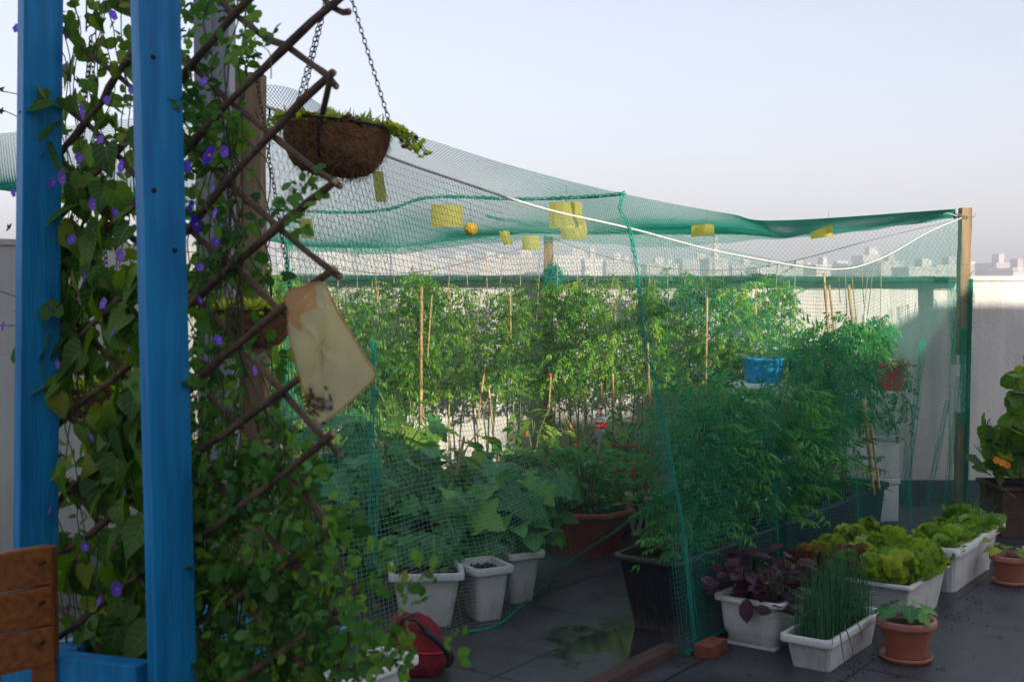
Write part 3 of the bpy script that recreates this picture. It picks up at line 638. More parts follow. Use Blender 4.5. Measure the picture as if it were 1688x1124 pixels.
# pole along the wall with net wrapped on it
pl = [P(440, 459, 9.2), P(900, 460, 9.2), P(1300, 461, 9.2), P(1592, 462, 9.2)]
mb = MB(); mb.tube(resample(pl, 40), .024, M['darkwood'], 10); tag(mb.build('wall_pole'), 'long dark pole wrapped in net along the parapet top', 'pole')
cpl = resample(pl, 200); Lp_ = np.linalg.norm(np.diff(cpl, axis=0), axis=1).sum()
def wrapf(u, v):
    x = u*199; p = np.stack([np.interp(x, np.arange(200), cpl[:, k]) for k in range(3)], -1); a_ = v*2*math.pi; r_ = .029+.008*np.sin(40*u+3*a_)
    return p+np.stack([0*u, r_*np.cos(a_), r_*np.sin(a_)], -1)
mb = MB(); net(mb, wrapf, Lp_, .2, .011, .0011, M['netd'], step=.02); mb.build('pole_wrap', netroot)
# rear curtain between hem and pole
lowb = [P(1590, 462, 9.17), P(1300, 461, 9.17), P(1050, 460, 9.17), P(905, 460, 9.17), P(760, 460, 9.17), P(640, 460, 9.17), P(445, 459, 9.17)]
b = MB(); net(b, Sheet(back[:8], lowb), 5.6, .35, .027, .0009, M['net']); b.build('rear_curtain', netroot)
# front left curtain, pulled aside, with a lifted hem
topc = rp_pts[0:6]
botc = [P(470, 1180, 4.6), P(600, 1150, 4.9), P(763, 1048, 5.6), P(822, 1039, 5.73), P(868, 1000, 6.15), P(945, 925, 7.1), P(1019, 872, 6.6), P(1066, 835, 6.0), P(1117, 798, 5.3)]
botc = [np.array([p[0], p[1], max(p[2], .012)]) for p in botc]
dfr = lambda u, v: np.stack([.03*np.sin(14*u+2*v)*v, .05*np.sin(11*u+1)*v*(1-v)*2, .01*np.sin(30*u)*v], -1)
b = MB(); net(b, Sheet(topc, botc, dfr), 2.6, 2.0, .0215, .0008, M['netw'], diamond=False); b.build('front_curtain', netroot)
braid(botc[2:], .0042, M['netd'], 'hem_cord', wob=.008)
# strip of curtain in front of the left post edge
b = MB(); net(b, Sheet([P(445, 180, 3.45), P(640, 262, 3.95)], [P(470, 800, 3.5), P(640, 830, 4.1)]), .8, 1.2, .03, .0006, M['net'], diamond=True); b.build('front_curtain', netroot)
# teal bundles hanging at left and centre-left
for pxx, y0, y1, dpt in ((475, 380, 860, 6.8), (616, 560, 940, 5.9), (915, 438, 476, 9.08)):
    mb = MB()
    for k in range(7):
        t = np.linspace(0, 1, 24); x = pxx+5*np.sin(5*t+k)+(k-3)*1.6; py_ = y0+(y1-y0)*t
        mb.tube([P(x[j], py_[j], dpt+.01*math.sin(k+j*.3)) for j in range(24)], .0022 if pxx != 915 else .006, M['netd'], 4)
    mb.build('net_bundle', netroot)
mb = MB()
for k in range(60):
    a_ = np.linspace(0, 6.28, 12); r_ = .035+.03*rng.random(); cc = P(912+rng.normal()*6, 459+rng.normal()*9, 9.06+.03*rng.random()); ax = rdir(1)[0]; e1 = unit(np.cross(ax, UP)); e2 = np.cross(ax, e1)
    mb.tube([cc+r_*(math.cos(t)*e1+math.sin(t)*e2) for t in a_], .0022, M['netd'], 3, cap=False)
mb.build('net_knot', netroot)
mb = MB()
for k in range(50):
    a_ = np.linspace(0, 6.28, 12); r_ = .03+.04*rng.random(); t0 = rng.random(); cc = P(1594+4*math.sin(6*t0), 445+150*t0, 8.97+.05*rng.random()); ax = rdir(1)[0]; e1 = unit(np.cross(ax, UP)); e2 = np.cross(ax, e1)
    mb.tube([cc+r_*(math.cos(t)*e1*.5+math.sin(t)*e2*1.2) for t in a_], .0016, M['netd'], 3, cap=False)
mb.build('net_knot', netroot)
# right curtain: several folded layers from the rope / front edge to the floor
OUT = np.array([.808, -.589, 0])
def floor_line(s, off=0.): p = np.array([A[0]+(Bp[0]-A[0])*s, A[1]+(Bp[1]-A[1])*s, .015]); return p+OUT*off
topr = [P(1034, 360, 5.06), P(1200, 412, 5.82), P(1370, 440, 6.89), P(1450, 424, 7.5), P(1530, 381, 8.35), Bp]
for k, (off, pit, rr_) in enumerate(((.07, .022, .00045), (.10, .024, .00055))):
    bl = [floor_line(s, off+.02*math.sin(s*20+k)) for s in np.linspace(.335, 1.0, 12)]
    dd = lambda u, v, k=k: (np.sin(23*u+k*2+2.5*v)*.035*v+np.sin(57*u+k)*.014*v)[..., None]*OUT+np.stack([.03*np.sin(31*u+k)*v, 0*u, 0*u], -1)
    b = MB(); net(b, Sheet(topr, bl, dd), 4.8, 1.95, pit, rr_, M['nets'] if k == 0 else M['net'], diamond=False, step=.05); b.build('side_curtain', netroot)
# gathered vertical folds near the far post and at the trough corner
def foldband(p0, p1, w0, w1, n, name='curtain_fold', r=.0009):
    mb = MB(); L = []
    for k in range(n):
        q = rng.normal(); t = np.linspace(0, 1, 20)[:, None]
        off = (D*(q*(w0*(1-t)+w1*t)))+OUT*(.015*np.sin(6*t+k))
        L.append(p0*(1-t)+p1*t+off+D*.006*np.sin(9*t+k))
    mb.threads(np.array(L), r, M['netd']); mb.build(name, netroot)
foldband(P(1521, 560, 8.1), P(1492, 838, 7.8), .03, .06, 22)
foldband(P(1562, 660, 8.6), P(1528, 830, 8.2), .01, .03, 14)
foldband(P(1580, 620, 8.7), P(1560, 830, 8.4), .01, .04, 14)
foldband(P(1588, 540, 8.93), P(1588, 700, 8.93), .04, .04, 60)
foldband(P(1600, 460, 8.96), P(1592, 830, 8.95), .004, .006, 60)
foldband(P(1572, 470, 8.9), P(1574, 600, 8.9), .05, .05, 34)
foldband(P(1125, 880, 5.33), P(1150, 1072, 5.35), .01, .04, 7)
def floor_hem():
    pts = [floor_line(s, .08+.03*math.sin(s*23)) for s in np.linspace(.345, .62, 10)]
    return braid(pts, .006, M['netd'], 'hem_cord', wob=.012)
floor_hem()
# wire tie at post top
mb = MB(); q = P(1588, 359, 8.96)
for k in range(4):
    a_ = np.linspace(0, 6.28, 20); mb.tube([[q[0]+.05*math.cos(t)*(1+.1*k), 9.0+.05*math.sin(t), q[2]+.006*k+.01*math.sin(2*t)] for t in a_], .002, M['cord'], 4)
mb.tube([[q[0]-.2, 9, q[2]+.02], [q[0]-.12, 8.95, q[2]+.035], [q[0]-.05, 8.95, q[2]+.01]], .003, M['rope'], 5)
mb.tube([[q[0]+.05, 9, q[2]], [q[0]+.08, 8.95, q[2]+.01], [q[0]+.085, 8.95, q[2]+.03]], .0022, M['cord'], 5)
tag(mb.build('wire_tie'), 'loops of wire and cord tied round the top of the right post', 'wire tie')
# wire / dry creeper on the thick post
mb = MB()
for k in range(5):
    t = np.linspace(0, 1, 60); mb.tube([[A[0]+.055*math.cos(14*x+k*1.3)-.01, 3.4+.055*math.sin(14*x+k*1.3), 2.12-1.15*x+.02*math.sin(30*x+k)] for x in t], .0018+.001*(k == 0), M['stemd'] if k else M['black'], 4)
tag(mb.build('wire_coil'), 'dark wire and dry tendrils wound round the thick wooden post', 'wire')

# sticky traps
def trap(px0, py0, px1, py1, dep, label, curv=.01, tilt=0.):
    c = P((px0+px1)/2, py0, dep); w2 = (px1-px0)/FPX*dep/2; h = (py1-py0)/FPX*dep
    root = empty('sticky_trap', c, label, 'sticky trap', 'yellow sticky traps hung under the net')
    mb = MB(); n = 9; t = np.linspace(-1, 1, n); V = []
    for z in np.linspace(0, -h, 5):
        for x in t: V.append([x*w2+tilt*z, curv*(x*x)*3+.15*curv*math.sin(9*x+z*30), z-.1*w2*x*x*(1 if curv > .02 else 0)])
    V = np.array(V); n2 = len(V); V2 = V+np.array([0, .0012, 0])
    F = np.array([[r*n+k, r*n+k+1, (r+1)*n+k+1, (r+1)*n+k] for r in range(4) for k in range(n-1)])
    mb.add(np.vstack([V, V2])+c, [F, F[:, ::-1]+n2], M['yellow']); mb.build('card', root)
    mb = MB()
    for q_ in range(14):
        xx = rng.uniform(-.85, .85); zz = rng.uniform(-.9, -.1)*h; o_ = c+np.array([xx*w2+tilt*zz, curv*xx*xx*3+.15*curv*math.sin(9*xx+zz*30)-.001, zz]); mb.tube([o_, o_+rdir(1)[0]*.003], [.0016, .0008], M['black'], 4)
    mb.build('stuck_insects', root)
    mb = MB(); mb.tube([c+np.array([0, 0, 0]), c+np.array([.004, 0, .03]), c+np.array([0, 0, .07])], .0012, M['cord'], 4); mb.build('string', root)
trap(710, 337, 762, 374, 5.6, 'wide yellow sticky card, the one left of the small yellow ball')
trap(906, 333, 960, 376, 5.3, 'large yellow sticky card under the rope, upper one of the overlapping pair')
trap(922, 357, 966, 394, 5.6, 'yellow sticky card overlapping below the larger card', tilt=-.1)
trap(861, 389, 889, 412, 7.6, 'small pale yellow card just left of the centre post')
trap(822, 377, 838, 403, 7.0, 'narrow twisted yellow card right of the yellow ball', curv=.03, tilt=-.3)
trap(1146, 367, 1184, 388, 6.3, 'crumpled yellow card hanging in the net above the minaret', curv=.04)
trap(1347, 367, 1383, 391, 7.6, 'curved yellow card nearest to the right-hand post', curv=.05)
trap(612, 282, 630, 332, 4.6, 'tall thin yellow card under the hanging coir basket', tilt=-.12)
trap(490, 360, 512, 392, 5.2, 'yellow card seen between trellis tips, furthest left of the cards', tilt=-.15)
c = P(776, 378, 5.9); mb = MB(); aa = np.linspace(0, 2*math.pi, 19)[:-1]; r = .034
root = empty('hanging_ball', c, 'round yellow plastic ball trap hanging under the net', 'ball trap')
mb.loft([[[c[0]+max(.001, r*math.cos(p))*math.cos(t), c[1]+max(.001, r*math.cos(p))*math.sin(t), c[2]+r*math.sin(p)] for t in aa] for p in np.linspace(-1.57, 1.57, 12)], M['ball'], capt=True); mb.build('ball', root)
mb = MB(); mb.tube([c+np.array([0, 0, r*.9]), c+np.array([0, 0, .13])], .0012, M['cord'], 4); mb.build('string', root)

# ================================================================== POTS
def rrect(L, W, r, n=10, rib=0., ribn=0):
    pts = []
    for (cx, cy, a0) in ((L/2-r, W/2-r, 0), (-L/2+r, W/2-r, 90), (-L/2+r, -W/2+r, 180), (L/2-r, -W/2+r, 270)):
        for k in range(n): t = R(a0+90*k/(n-1)); pts.append([cx+r*math.cos(t), cy+r*math.sin(t)])
    # subdivide sides
    out = []
    for i in range(len(pts)):
        p, q = np.array(pts[i]), np.array(pts[(i+1) % len(pts)]); out.append(p)
        d = np.linalg.norm(q-p)
        if d > .05:
            k = 24
            for j in range(1, k): out.append(p+(q-p)*j/k)
    return np.array(out)
def rect_pot(name, c0, L, W, H, m, label, cat='planter', grp=None, taper=.8, rim=.018, rimh=.025, r=.03, soilz=.035, ax=D, ay=N, z0=0., step=False, feet=False, ribs=True, z_corner=True, rimm=None):
    ax = np.asarray(ax, float); ay = np.asarray(ay, float)
    c = np.asarray(c0, float)+ax*L/2+ay*W/2 if z_corner else np.asarray(c0, float)
    c = np.array([c[0], c[1], z0]); ang = math.atan2(ax[1], ax[0])
    root = empty(name, c, label, cat, grp, rz=ang, local=True)
    mb = MB()
    def lp(sx, sy, z, rr_=r, rb=0.):
        p = rrect(L*sx, W*sy, rr_)
        if rb:
            k = np.arange(len(p)); s_ = 1-rb*(k % 3 == 0); p = p*s_[:, None]
        return np.column_stack([p, np.full(len(p), z)])
    k1 = 1-rim*2/L; k2 = 1-rim*2/W; tb = taper
    rb = .012 if ribs else 0
    zs = [0, .02] if not step else [0, H*.02, H*.2, H*.23]
    loops = []
    if step: loops += [lp(k1*tb*.94, k2*tb*.94, 0), lp(k1*tb*.95, k2*tb*.95, H*.2), lp(k1*tb*1.0, k2*tb*1.0, H*.24)]
    else: loops += [lp(k1*tb, k2*tb, 0), lp(k1*tb, k2*tb, .008, rb=rb)]
    for f in (.35, .6, H and (H-rimh)/H-.06): loops.append(lp(k1*(tb+(1-tb)*f), k2*(tb+(1-tb)*f), H*f, rb=rb if f != (H-rimh)/H-.06 else rb))
    loops += [lp(k1*.99, k2*.99, H-rimh-.008), lp(1-.004, 1-.004, H-rimh-.004), lp(1, 1, H-rimh), lp(1, 1, H-.004), lp(1-.008/L, 1-.008/W, H)]
    kk1 = 1-rim*2.4/L; kk2 = 1-rim*2.4/W
    loops += [lp(kk1, kk2, H), lp(kk1*.985, kk2*.985, H-.006), lp(kk1*.95, kk2*.94, H-soilz-.03)]
    mb.loft(loops, m); mb.build('pot_body', root)
    mb = MB(); p = rrect(L*kk1*.955, W*kk2*.945, r*.8); z = H-soilz+.006*rng.normal(size=len(p))
    inner = p*.6; z2 = H-soilz+.008*rng.normal(size=len(p))
    mb.loft([np.column_stack([p, z]), np.column_stack([inner, z2])], M['soil'], capb=False, capt=True); mb.build('soil', root)
    if feet:
        for sx in (-1, 1):
            mb = MB(); mb.box((sx*L*tb*.38-.03, -W*tb*.42, -.0), (sx*L*tb*.38+.03, W*tb*.42, .012), m, bev=.003); mb.build('foot', root)
    return root, c
def round_pot(name, c, r, H, m, label, rimm=None, saucer=True, cat='pot', grp=None, taper=.74, rim=.014, rimh=.03, n=48, rib=.012, soilz=.03, sides=None, z0=0.):
    n = sides or n; a_ = np.arange(n)/n*2*math.pi+(math.pi/n if sides else 0)
    root = empty(name, (c[0], c[1], z0), label, cat, grp, local=True); root['_local'] = 1
    def lp(rr_, z, rb=0.): s_ = 1-rb*(np.arange(n) % 2) if not sides else 1.; return np.column_stack([rr_*s_*np.cos(a_), rr_*s_*np.sin(a_), np.full(n, z)])
    base = .012 if saucer else 0.; rb_ = (r-rim)
    mb = MB(); mb.loft([lp(rb_*taper, base), lp(rb_*taper, base+.01, rib), lp(rb_*(taper+(1-taper)*.5), H*.5, rib), lp(rb_*.985, H-rimh-.006, rib)]+([] if sides else []), m); mb.build('pot_body', root, smooth=not sides)
    mb = MB(); mb.loft([lp(rb_*.98, H-rimh-.006), lp(r*.985, H-rimh), lp(r, H-rimh+.006), lp(r, H-.008), lp(r*.985, H), lp(rb_*.95, H), lp(rb_*.93, H-.01), lp(rb_*.88, H-soilz-.02)], rimm or m, capb=False); mb.build('rim', root, smooth=not sides)
    mb = MB(); mb.loft([lp(rb_*.895, H-soilz), lp(rb_*.5, H-soilz+.01)], M['soil'], capb=False, capt=True); mb.build('soil', root)
    if saucer:
        mb = MB(); mb.loft([lp(r*.78, 0), lp(r*.86, .012), lp(r*.88, .024), lp(r*.85, .024), lp(r*.80, .014)], rimm or m, capt=True); mb.build('saucer', root)
    return root

c1 = G(1290, 998, .225)
p_ama, cc_ama = rect_pot('planter_box', c1, .36, .345, .225, M['white'], 'square white planter with purple-leaved amaranth, left of the chives', step=True, taper=.86, r=.04, feet=True, rimh=.02, ribs=False)
c2 = G(1370, 1059, .15)
p_chi, cc_chi = rect_pot('planter_box', c2, .66, .235, .15, M['white'], 'low white window-box planter full of chives at the front', taper=.86, feet=True, rimh=.028, r=.03)
c3 = G(1502, 968, .22)
p_let, cc_let = rect_pot('planter_box', c3, .64, .40, .22, M['white'], 'wide white trough of green lettuce behind the small terracotta pot', taper=.84, feet=True, rimh=.016, r=.02)
c4_ = np.array([2.31, 6.22, 0])
p_rad, cc_rad = rect_pot('planter_box', c4_, .98, .33, .26, M['white'], 'long white trough of leafy greens furthest back on the right', taper=.8, feet=True, rimh=.04, r=.05, rim=.03)
pot_a = np.array([1.722, 5.235]); pot_b = np.array([2.73, 6.58])
round_pot('flower_pot', pot_a, .128, .18, M['terra'], 'terracotta pot with saucer and one seedling, in front of the lettuce trough', M['terralight'], grp='terracotta pots')
round_pot('flower_pot', pot_b, .112, .16, M['terra'], 'terracotta pot with saucer at the picture edge beside the far white trough', M['terralight'], grp='terracotta pots')
# troughs inside the net
ct = np.array([.75, 5.44, 0])
rect_pot('trough', ct, 1.15, .36, .37, M['blackpl'], 'deep black trough of tomatoes at the front corner of the net', taper=.82, rimh=.02, r=.05)
rect_pot('trough', ct+D*1.2, 1.66, .36, .37, M['navypl'], 'long dark blue trough reaching back toward the white boxes', taper=.9, rimh=.03, r=.03)
# white tapered pots left
sq = dict(taper=.72, rimh=.03, r=.03, ribs=False)
def turned(a): a = R(a); return dict(ax=(math.cos(a), math.sin(a), 0), ay=(-math.sin(a), math.cos(a), 0))
rect_pot('planter_box', G(640, 948, .27), .36, .36, .27, M['whiteold'], 'dull white square pot beside the red bag, nearest of three', grp='dull white tapered pots', **sq, **turned(5))
rect_pot('planter_box', G(784, 940, .27), .22, .27, .27, M['whiteold'], 'dull white square pot, middle one of three under the eggplants', grp='dull white tapered pots', **sq, **turned(28))
rect_pot('planter_box', G(842, 915, .27), .22, .27, .27, M['whiteold'], 'dull white square pot, furthest of three next to the red tub', grp='dull white tapered pots', **sq, **turned(32))
cr_ = P(966, 900, 7.45)
round_pot('octagonal_tub', (cr_[0], 7.42), .30, .27, M['redpot'], 'large brick-red octagonal tub holding leafy plants and the bottle stick', M['terra'], saucer=False, sides=8, taper=.7, cat='tub')
cr2 = P(1010, 905, 7.62)
b1 = P(1072, 870, 7.9)
round_pot('bucket', (b1[0]-.02, 7.9), .15, .27, M['whiteold'], 'white bucket with marbled dark print behind the black trough', M['white'], saucer=False, taper=.85, cat='bucket', rib=0)
rr_b = bpy.data.objects['bucket']; rr_b.children[0].data.materials[0] = M['marble']
# white ornamental planter low at left
cw = G(697, 1078, .19)-D*.42
rect_pot('planter_box', cw, .42, .22, .19, M['white'], 'white ornamental planter under the vine beside the red bag', taper=.8, rimh=.03, r=.04)
# brown box of nasturtium at the right edge
rect_pot('wooden_box', (3.14, 7.75, 0), .75, .42, .33, M['darkwood'], 'dark brown wooden box of nasturtiums against the wall at the right', ax=(1, 0, 0), ay=(0, 1, 0), taper=1., rimh=.02, r=.006, rim=.02, ribs=False, cat='planter')
# hidden row of pots for the wall tomatoes
xs = np.linspace(-1.75, 2.05, 8)
pm = [('whiteold', 'white'), ('terra', 'terracotta'), ('whiteold', 'white'), ('redpot', 'brick red'), ('whiteold', 'white'), ('terra', 'terracotta'), ('redpot', 'brick red'), ('whiteold', 'white')]
for k, x in enumerate(xs):
    rect_pot('planter_box', (x, 8.85, 0), .44, .26, .28, M[pm[k][0]], '%s trough of wall tomatoes, %s from the left along the parapet' % (pm[k][1], ORD[k]), grp='troughs along the parapet', ax=(1, 0, 0), ay=(0, 1, 0), taper=.85, z_corner=False)
# slatted crate-like brown planter with a rim of round holes
cb_ = P(1052, 738, 8.3); root = empty('crate', (cb_[0], 8.3, 0), 'brown rimmed crate with pierced edge standing below the tomato stems', 'crate')
mb = MB(); mb.box((cb_[0]-.17, 8.18, 0), (cb_[0]+.19, 8.42, cb_[2]-.03), M['redpot'], bev=.01); mb.build('crate_body', root)
mb = MB()
for k in range(9):
    x = cb_[0]-.17+k*.045; mb.box((x-.006, 8.17, cb_[2]-.03), (x+.006, 8.18, cb_[2]+.025), M['redpot'])
mb.box((cb_[0]-.19, 8.16, cb_[2]+.025), (cb_[0]+.21, 8.19, cb_[2]+.04), M['redpot'], bev=.004); mb.box((cb_[0]-.19, 8.16, cb_[2]-.045), (cb_[0]+.21, 8.19, cb_[2]-.03), M['redpot'], bev=.004); mb.build('rim', root)
# foam box stacks
def foam(lo, hi, label):
    root = empty('foam_box', ((lo[0]+hi[0])/2, (lo[1]+hi[1])/2, lo[2]), label, 'box', 'white foam boxes stacked as stands')
    h = hi[2]-lo[2]; mb = MB(); mb.box(lo, (hi[0], hi[1], hi[2]-.04), M['foam'], bev=.012)
    for k in range(2):
        mb.box((lo[0]+.08+k*.1, lo[1]-.004, lo[2]+h*.45+k*.012), (lo[0]+.16+k*.1, lo[1], lo[2]+h*.45+.008+k*.012), M['greymetal'])
    mb.build('box_body', root)
    mb = MB(); mb.box((lo[0]-.008, lo[1]-.008, hi[2]-.04), (hi[0]+.008, hi[1]+.008, hi[2]), M['foam'], bev=.01); mb.build('lid', root)
fx0, fx1 = P(1400, 700, 8.3)[0], P(1484, 700, 8.3)[0]; ztop = P(1450, 646, 8.3)[2]
nm = ['bottom', 'middle', 'top']
for k in range(3): foam((fx0-.01*(k == 1), 8.3, ztop*k/3+.001*k), (fx1-.01*(k == 2), 8.68, ztop*(k+1)/3), 'white foam box, %s of the tall stack under the red pot' % nm[k])
gx0, gx1 = P(1215, 700, 8.2)[0], P(1345, 700, 8.2)[0]; zt2 = P(1262, 634, 8.2)[2]
for k in range(3): foam((gx0+.01*(k == 1), 8.2, zt2*k/3+.001*k), (gx1, 8.6, zt2*(k+1)/3), 'grey-white foam box, %s of the stack under the blue pot' % nm[k])
q = P(1262, 632, 8.32); round_pot('flower_pot', (q[0], 8.38), .155, .175, M['cyanpot'], 'bright blue pot on the foam boxes beside the tomato row', saucer=False, taper=.82, z0=zt2+.001, rib=.01, rim=.006, rimh=.02)
q = P(1325, 632, 8.32); round_pot('flower_pot', (q[0]+.02, 8.38), .13, .17, M['greenpot'], 'dark green pot next to the bright blue pot', saucer=False, taper=.82, z0=zt2+.001, rib=0)
q = P(1468, 646, 8.42); rect_pot('flower_pot', (q[0], 8.46, 0), .22, .24, .20, M['brightred'], 'red square pot on top of the tall white foam boxes', cat='pot', ax=(1, 0, 0), ay=(0, 1, 0), taper=.85, z0=ztop+.001, z_corner=False, ribs=False)
# floor timber, brick
def bar(name, p0, p1, w, h, m, label, cat, z=.0):
    d = unit(p1-p0); s_ = np.array([-d[1], d[0], 0]); mb = MB(); mb.box((0, -w/2, 0), (np.linalg.norm(p1-p0), w/2, h), m, (np.stack([d, s_, UP], 1), np.array([p0[0], p0[1], z])), bev=.004)
    return tag(mb.build(name, smooth=False), label, cat)
bar('timber_batten', floor_line(.10, .03), floor_line(.345, .03), .075, .045, M['darkwood'], 'reddish brown timber batten lying on the floor at the net edge', 'batten')
bk_ = G(1180, 1090); bar('brick', bk_+np.array([-.05, .05, 0]), bk_+D*.16+np.array([-.05, .05, 0]), .085, .055, M['brick'], 'orange clay brick on the floor beside the amaranth planter', 'brick')
# red bag
gb = G(686, 1104); root = empty('red_bag', gb, 'slumped red cloth bag with black strap on the floor', 'bag', local=True); root['_local'] = 1; root.scale = (.84, .84, .88)
mb = MB(); n = 36; t = np.arange(n)/n*2*math.pi; L = []
for z, rx, ry, ox in ((0, .13, .12, 0), (.015, .155, .14, 0), (.07, .165, .15, .0), (.14, .150, .14, -.005), (.20, .13, .12, -.02), (.245, .10, .10, -.035), (.27, .06, .07, -.05), (.262, .035, .04, -.05), (.22, .03, .03, -.05)):
    w_ = 1+.05*np.sin(5*t+z*30)+.03*np.sin(11*t-z*20)
    L.append(np.column_stack([rx*w_*np.cos(t)+ox, ry*w_*np.sin(t), z+.01*np.sin(3*t+1)*(z > .01)]))
mb.loft(L, M['bag'], capt=True); mb.build('bag_body', root)
mb = MB(); L = []
tt = np.linspace(0, 1, 24); pth = np.stack([.04+.14*np.sin(2.2*tt), -.12-.035*np.sin(3*tt), .235-.19*tt], 1)
for i_, p in enumerate(pth): L.append([[p[0]-.02, p[1]-.002, p[2]-.006], [p[0]+.02, p[1]-.004, p[2]+.006], [p[0]+.02, p[1]+.004, p[2]+.006], [p[0]-.02, p[1]+.006, p[2]-.006]])
mb.loft(L, M['blackpl'], capt=True)
mb.tube([[-.08, -.1, .235], [-.05, -.13, .285], [.01, -.14, .28], [.05, -.12, .23]], .008, M['blackpl'], 6); mb.build('strap', root)
mb = MB(); mb.tube([[.17*math.cos(t_)*.98, .155*math.sin(t_)*.98-.003, .12+.008*math.sin(3*t_)] for t_ in np.linspace(-2.8, -.2, 24)], .004, M['brightred'], 5); mb.build('piping', root)

# bottle on stick
b0 = P(972, 848, 7.42); b1_ = P(988, 726, 7.38); root = empty('bottle_marker', b0, 'upturned clear plastic bottle with red label on a thin stick', 'bottle')
mb = MB(); mb.tube([b0, (b0+b1_)/2+np.array([.004, 0, 0]), b1_, b1_+np.array([.006, 0, .04])], .007, M['cane'], 6); mb.build('stick', root)
ax_ = unit(np.array([.05, 0, 1.])); a_ = np.arange(20)/20*2*math.pi
def bl(r_, z): return [b1_+np.array([r_*math.cos(x)+z*.08, r_*math.sin(x), z-.005]) for x in a_]
mb = MB(); mb.loft([bl(.012, 0), bl(.012, .018), bl(.030, .045), bl(.034, .055), bl(.034, .082)], M['clear'], capb=False); mb.loft([bl(.034, .118), bl(.034, .128), bl(.031, .142), bl(.022, .152)], M['clear'], capb=False, capt=True); mb.build('bottle', root)
mb = MB(); mb.loft([bl(.034, .080), bl(.0352, .082), bl(.0352, .118), bl(.034, .120)], M['labelred'], capb=False)
for k in range(7):   # pale swirl of lettering, blurred in the photograph
    x = -1.9-.16*k; mb.tube([b1_+np.array([.0358*math.cos(x+d_)+.1*.08, .0358*math.sin(x+d_), .095+.004*math.sin(k*2.3)+h_]) for d_, h_ in ((0, -.005), (.05, .0), (.0, .006), (.08, .004))], .0011, M['labelwhite'], 4)
mb.build('label', root)

# ================================================================== PERGOLA, TRELLIS, BENCH
blue = empty('pergola', (-.9, 2.6, 0), 'bright blue painted timber pergola posts, sill and overhead beam', 'pergola')
def slab(p0, p1, w, d, m, face, parent, name, bev=.004):
    """rectangular timber between two points; face = direction its width runs"""
    ax_ = unit(p1-p0); f_ = unit(face-ax_*np.dot(face, ax_)); g_ = np.cross(ax_, f_)
    mb = MB(); mb.box((0, -w/2, -d/2), (np.linalg.norm(p1-p0), w/2, d/2), m, (np.stack([ax_, f_, g_], 1), p0), bev=bev); return mb.build(name, parent, smooth=False)
def post(pxt, pxb, dep, w, d, rot):
    pt = P(pxt, 0, dep); pb = P(pxb, 1100, dep); dv = (pb-pt)/(pt[2]-pb[2]); p_top = pt-dv*(2.62-pt[2]); p_bot = pt+dv*(pt[2])
    f_ = np.array([math.cos(rot), math.sin(rot), 0])
    o = slab(p_bot, p_top, w, d, M['blue'], f_, blue, 'post', bev=.003); return p_bot, p_top, f_
rot1 = R(-18)
pb1, pt1, f1 = post(67, 57, 2.78, .088, .045, R(40))
pb2, pt2, f2 = post(256, 284, 2.42, .086, .045, R(38))
for (px_, py_) in ((248, 99), (250, 316), (278, 413)):
    nf = np.array([math.sin(R(38)), -math.cos(R(38)), 0]); pc = 256+28*py_/1100; q = P(pc, py_, 2.42)+np.array([math.cos(R(38)), math.sin(R(38)), 0])*((px_-pc)/FPX*2.42/math.cos(R(38)))+nf*.0226; mb = MB(); mb.tube([q-nf*.01, q+nf*.0008, q+nf*.001], [.0055, .0055, .003], M['screw'], 12); mb.build('screw', blue)
q = P(84, 60, 2.74)
# overhead beams, above the frame
slab(pt1-np.array([.3, -.26, .03]), pt2+np.array([1.1, -.94, -.03]), .09, .045, M['blue'], UP, blue, 'beam')
slab(np.array([-1.6, 3.0, 2.66]), np.array([.3, 3.0, 2.66]), .09, .045, M['blue'], UP, blue, 'beam')
# planter bench sill at the bottom
s0 = G(20, 1095, .09+.25); 
bz = .42
q0 = G(18, 1088, bz); q1 = G(150, 1058, bz)
slab(P(18, 1100, 2.62), P(240, 1128, 2.45), .09, .05, M['blue'], UP, blue, 'rail')
slab(P(92, 1082, 2.66), P(176, 1052, 3.3), .09, .04, M['blue'], np.array([1., 0, .0]), blue, 'rail')
slab(P(300, 1030, 2.9), P(420, 1012, 3.25), .08, .04, M['blue'], UP, blue, 'rail')
slab(P(400, 1070, 2.8), P(600, 1045, 3.1), .05, .03, M['blue'], UP, blue, 'rail')
# bench back: three orange boards
root = empty('bench', P(-60, 1200, 2.5), 'orange-brown varnished slatted bench back in front of the blue post', 'bench')
for k in range(3):
    y0 = 897+k*66; y1 = y0+65
    pl_ = [P(83, y0+0, 2.5), P(83, y1-2, 2.5)]
    pz = (pl_[0][2]+pl_[1][2])/2; hgt = pl_[0][2]-pl_[1][2]
    xr = P(83, 950, 2.5)[0]
    dirb = unit(np.array([-.55, -.55, -.00]))
    p0 = np.array([xr, 2.5, pz]); slab(p0, p0+dirb*.75, hgt, .022, M['orange'], UP, root, 'slat', bev=.004)
    for (px_, dy_) in ((67, .5),):
        q = P(px_, (y0+y1)/2, 2.476-.015); mb = MB(); mb.tube([q+np.array([0, .03, 0]), q], .0035, M['screw'], 8); mb.build('screw', root)
bpz = P(60, 950, 2.5); slab(np.array([bpz[0]+.004, 2.53, 0.0]), np.array([bpz[0]+.004, 2.53, P(60, 905, 2.5)[2]]), .05, .03, M['orange'], np.array([1., 0, 0]), root, 'leg')

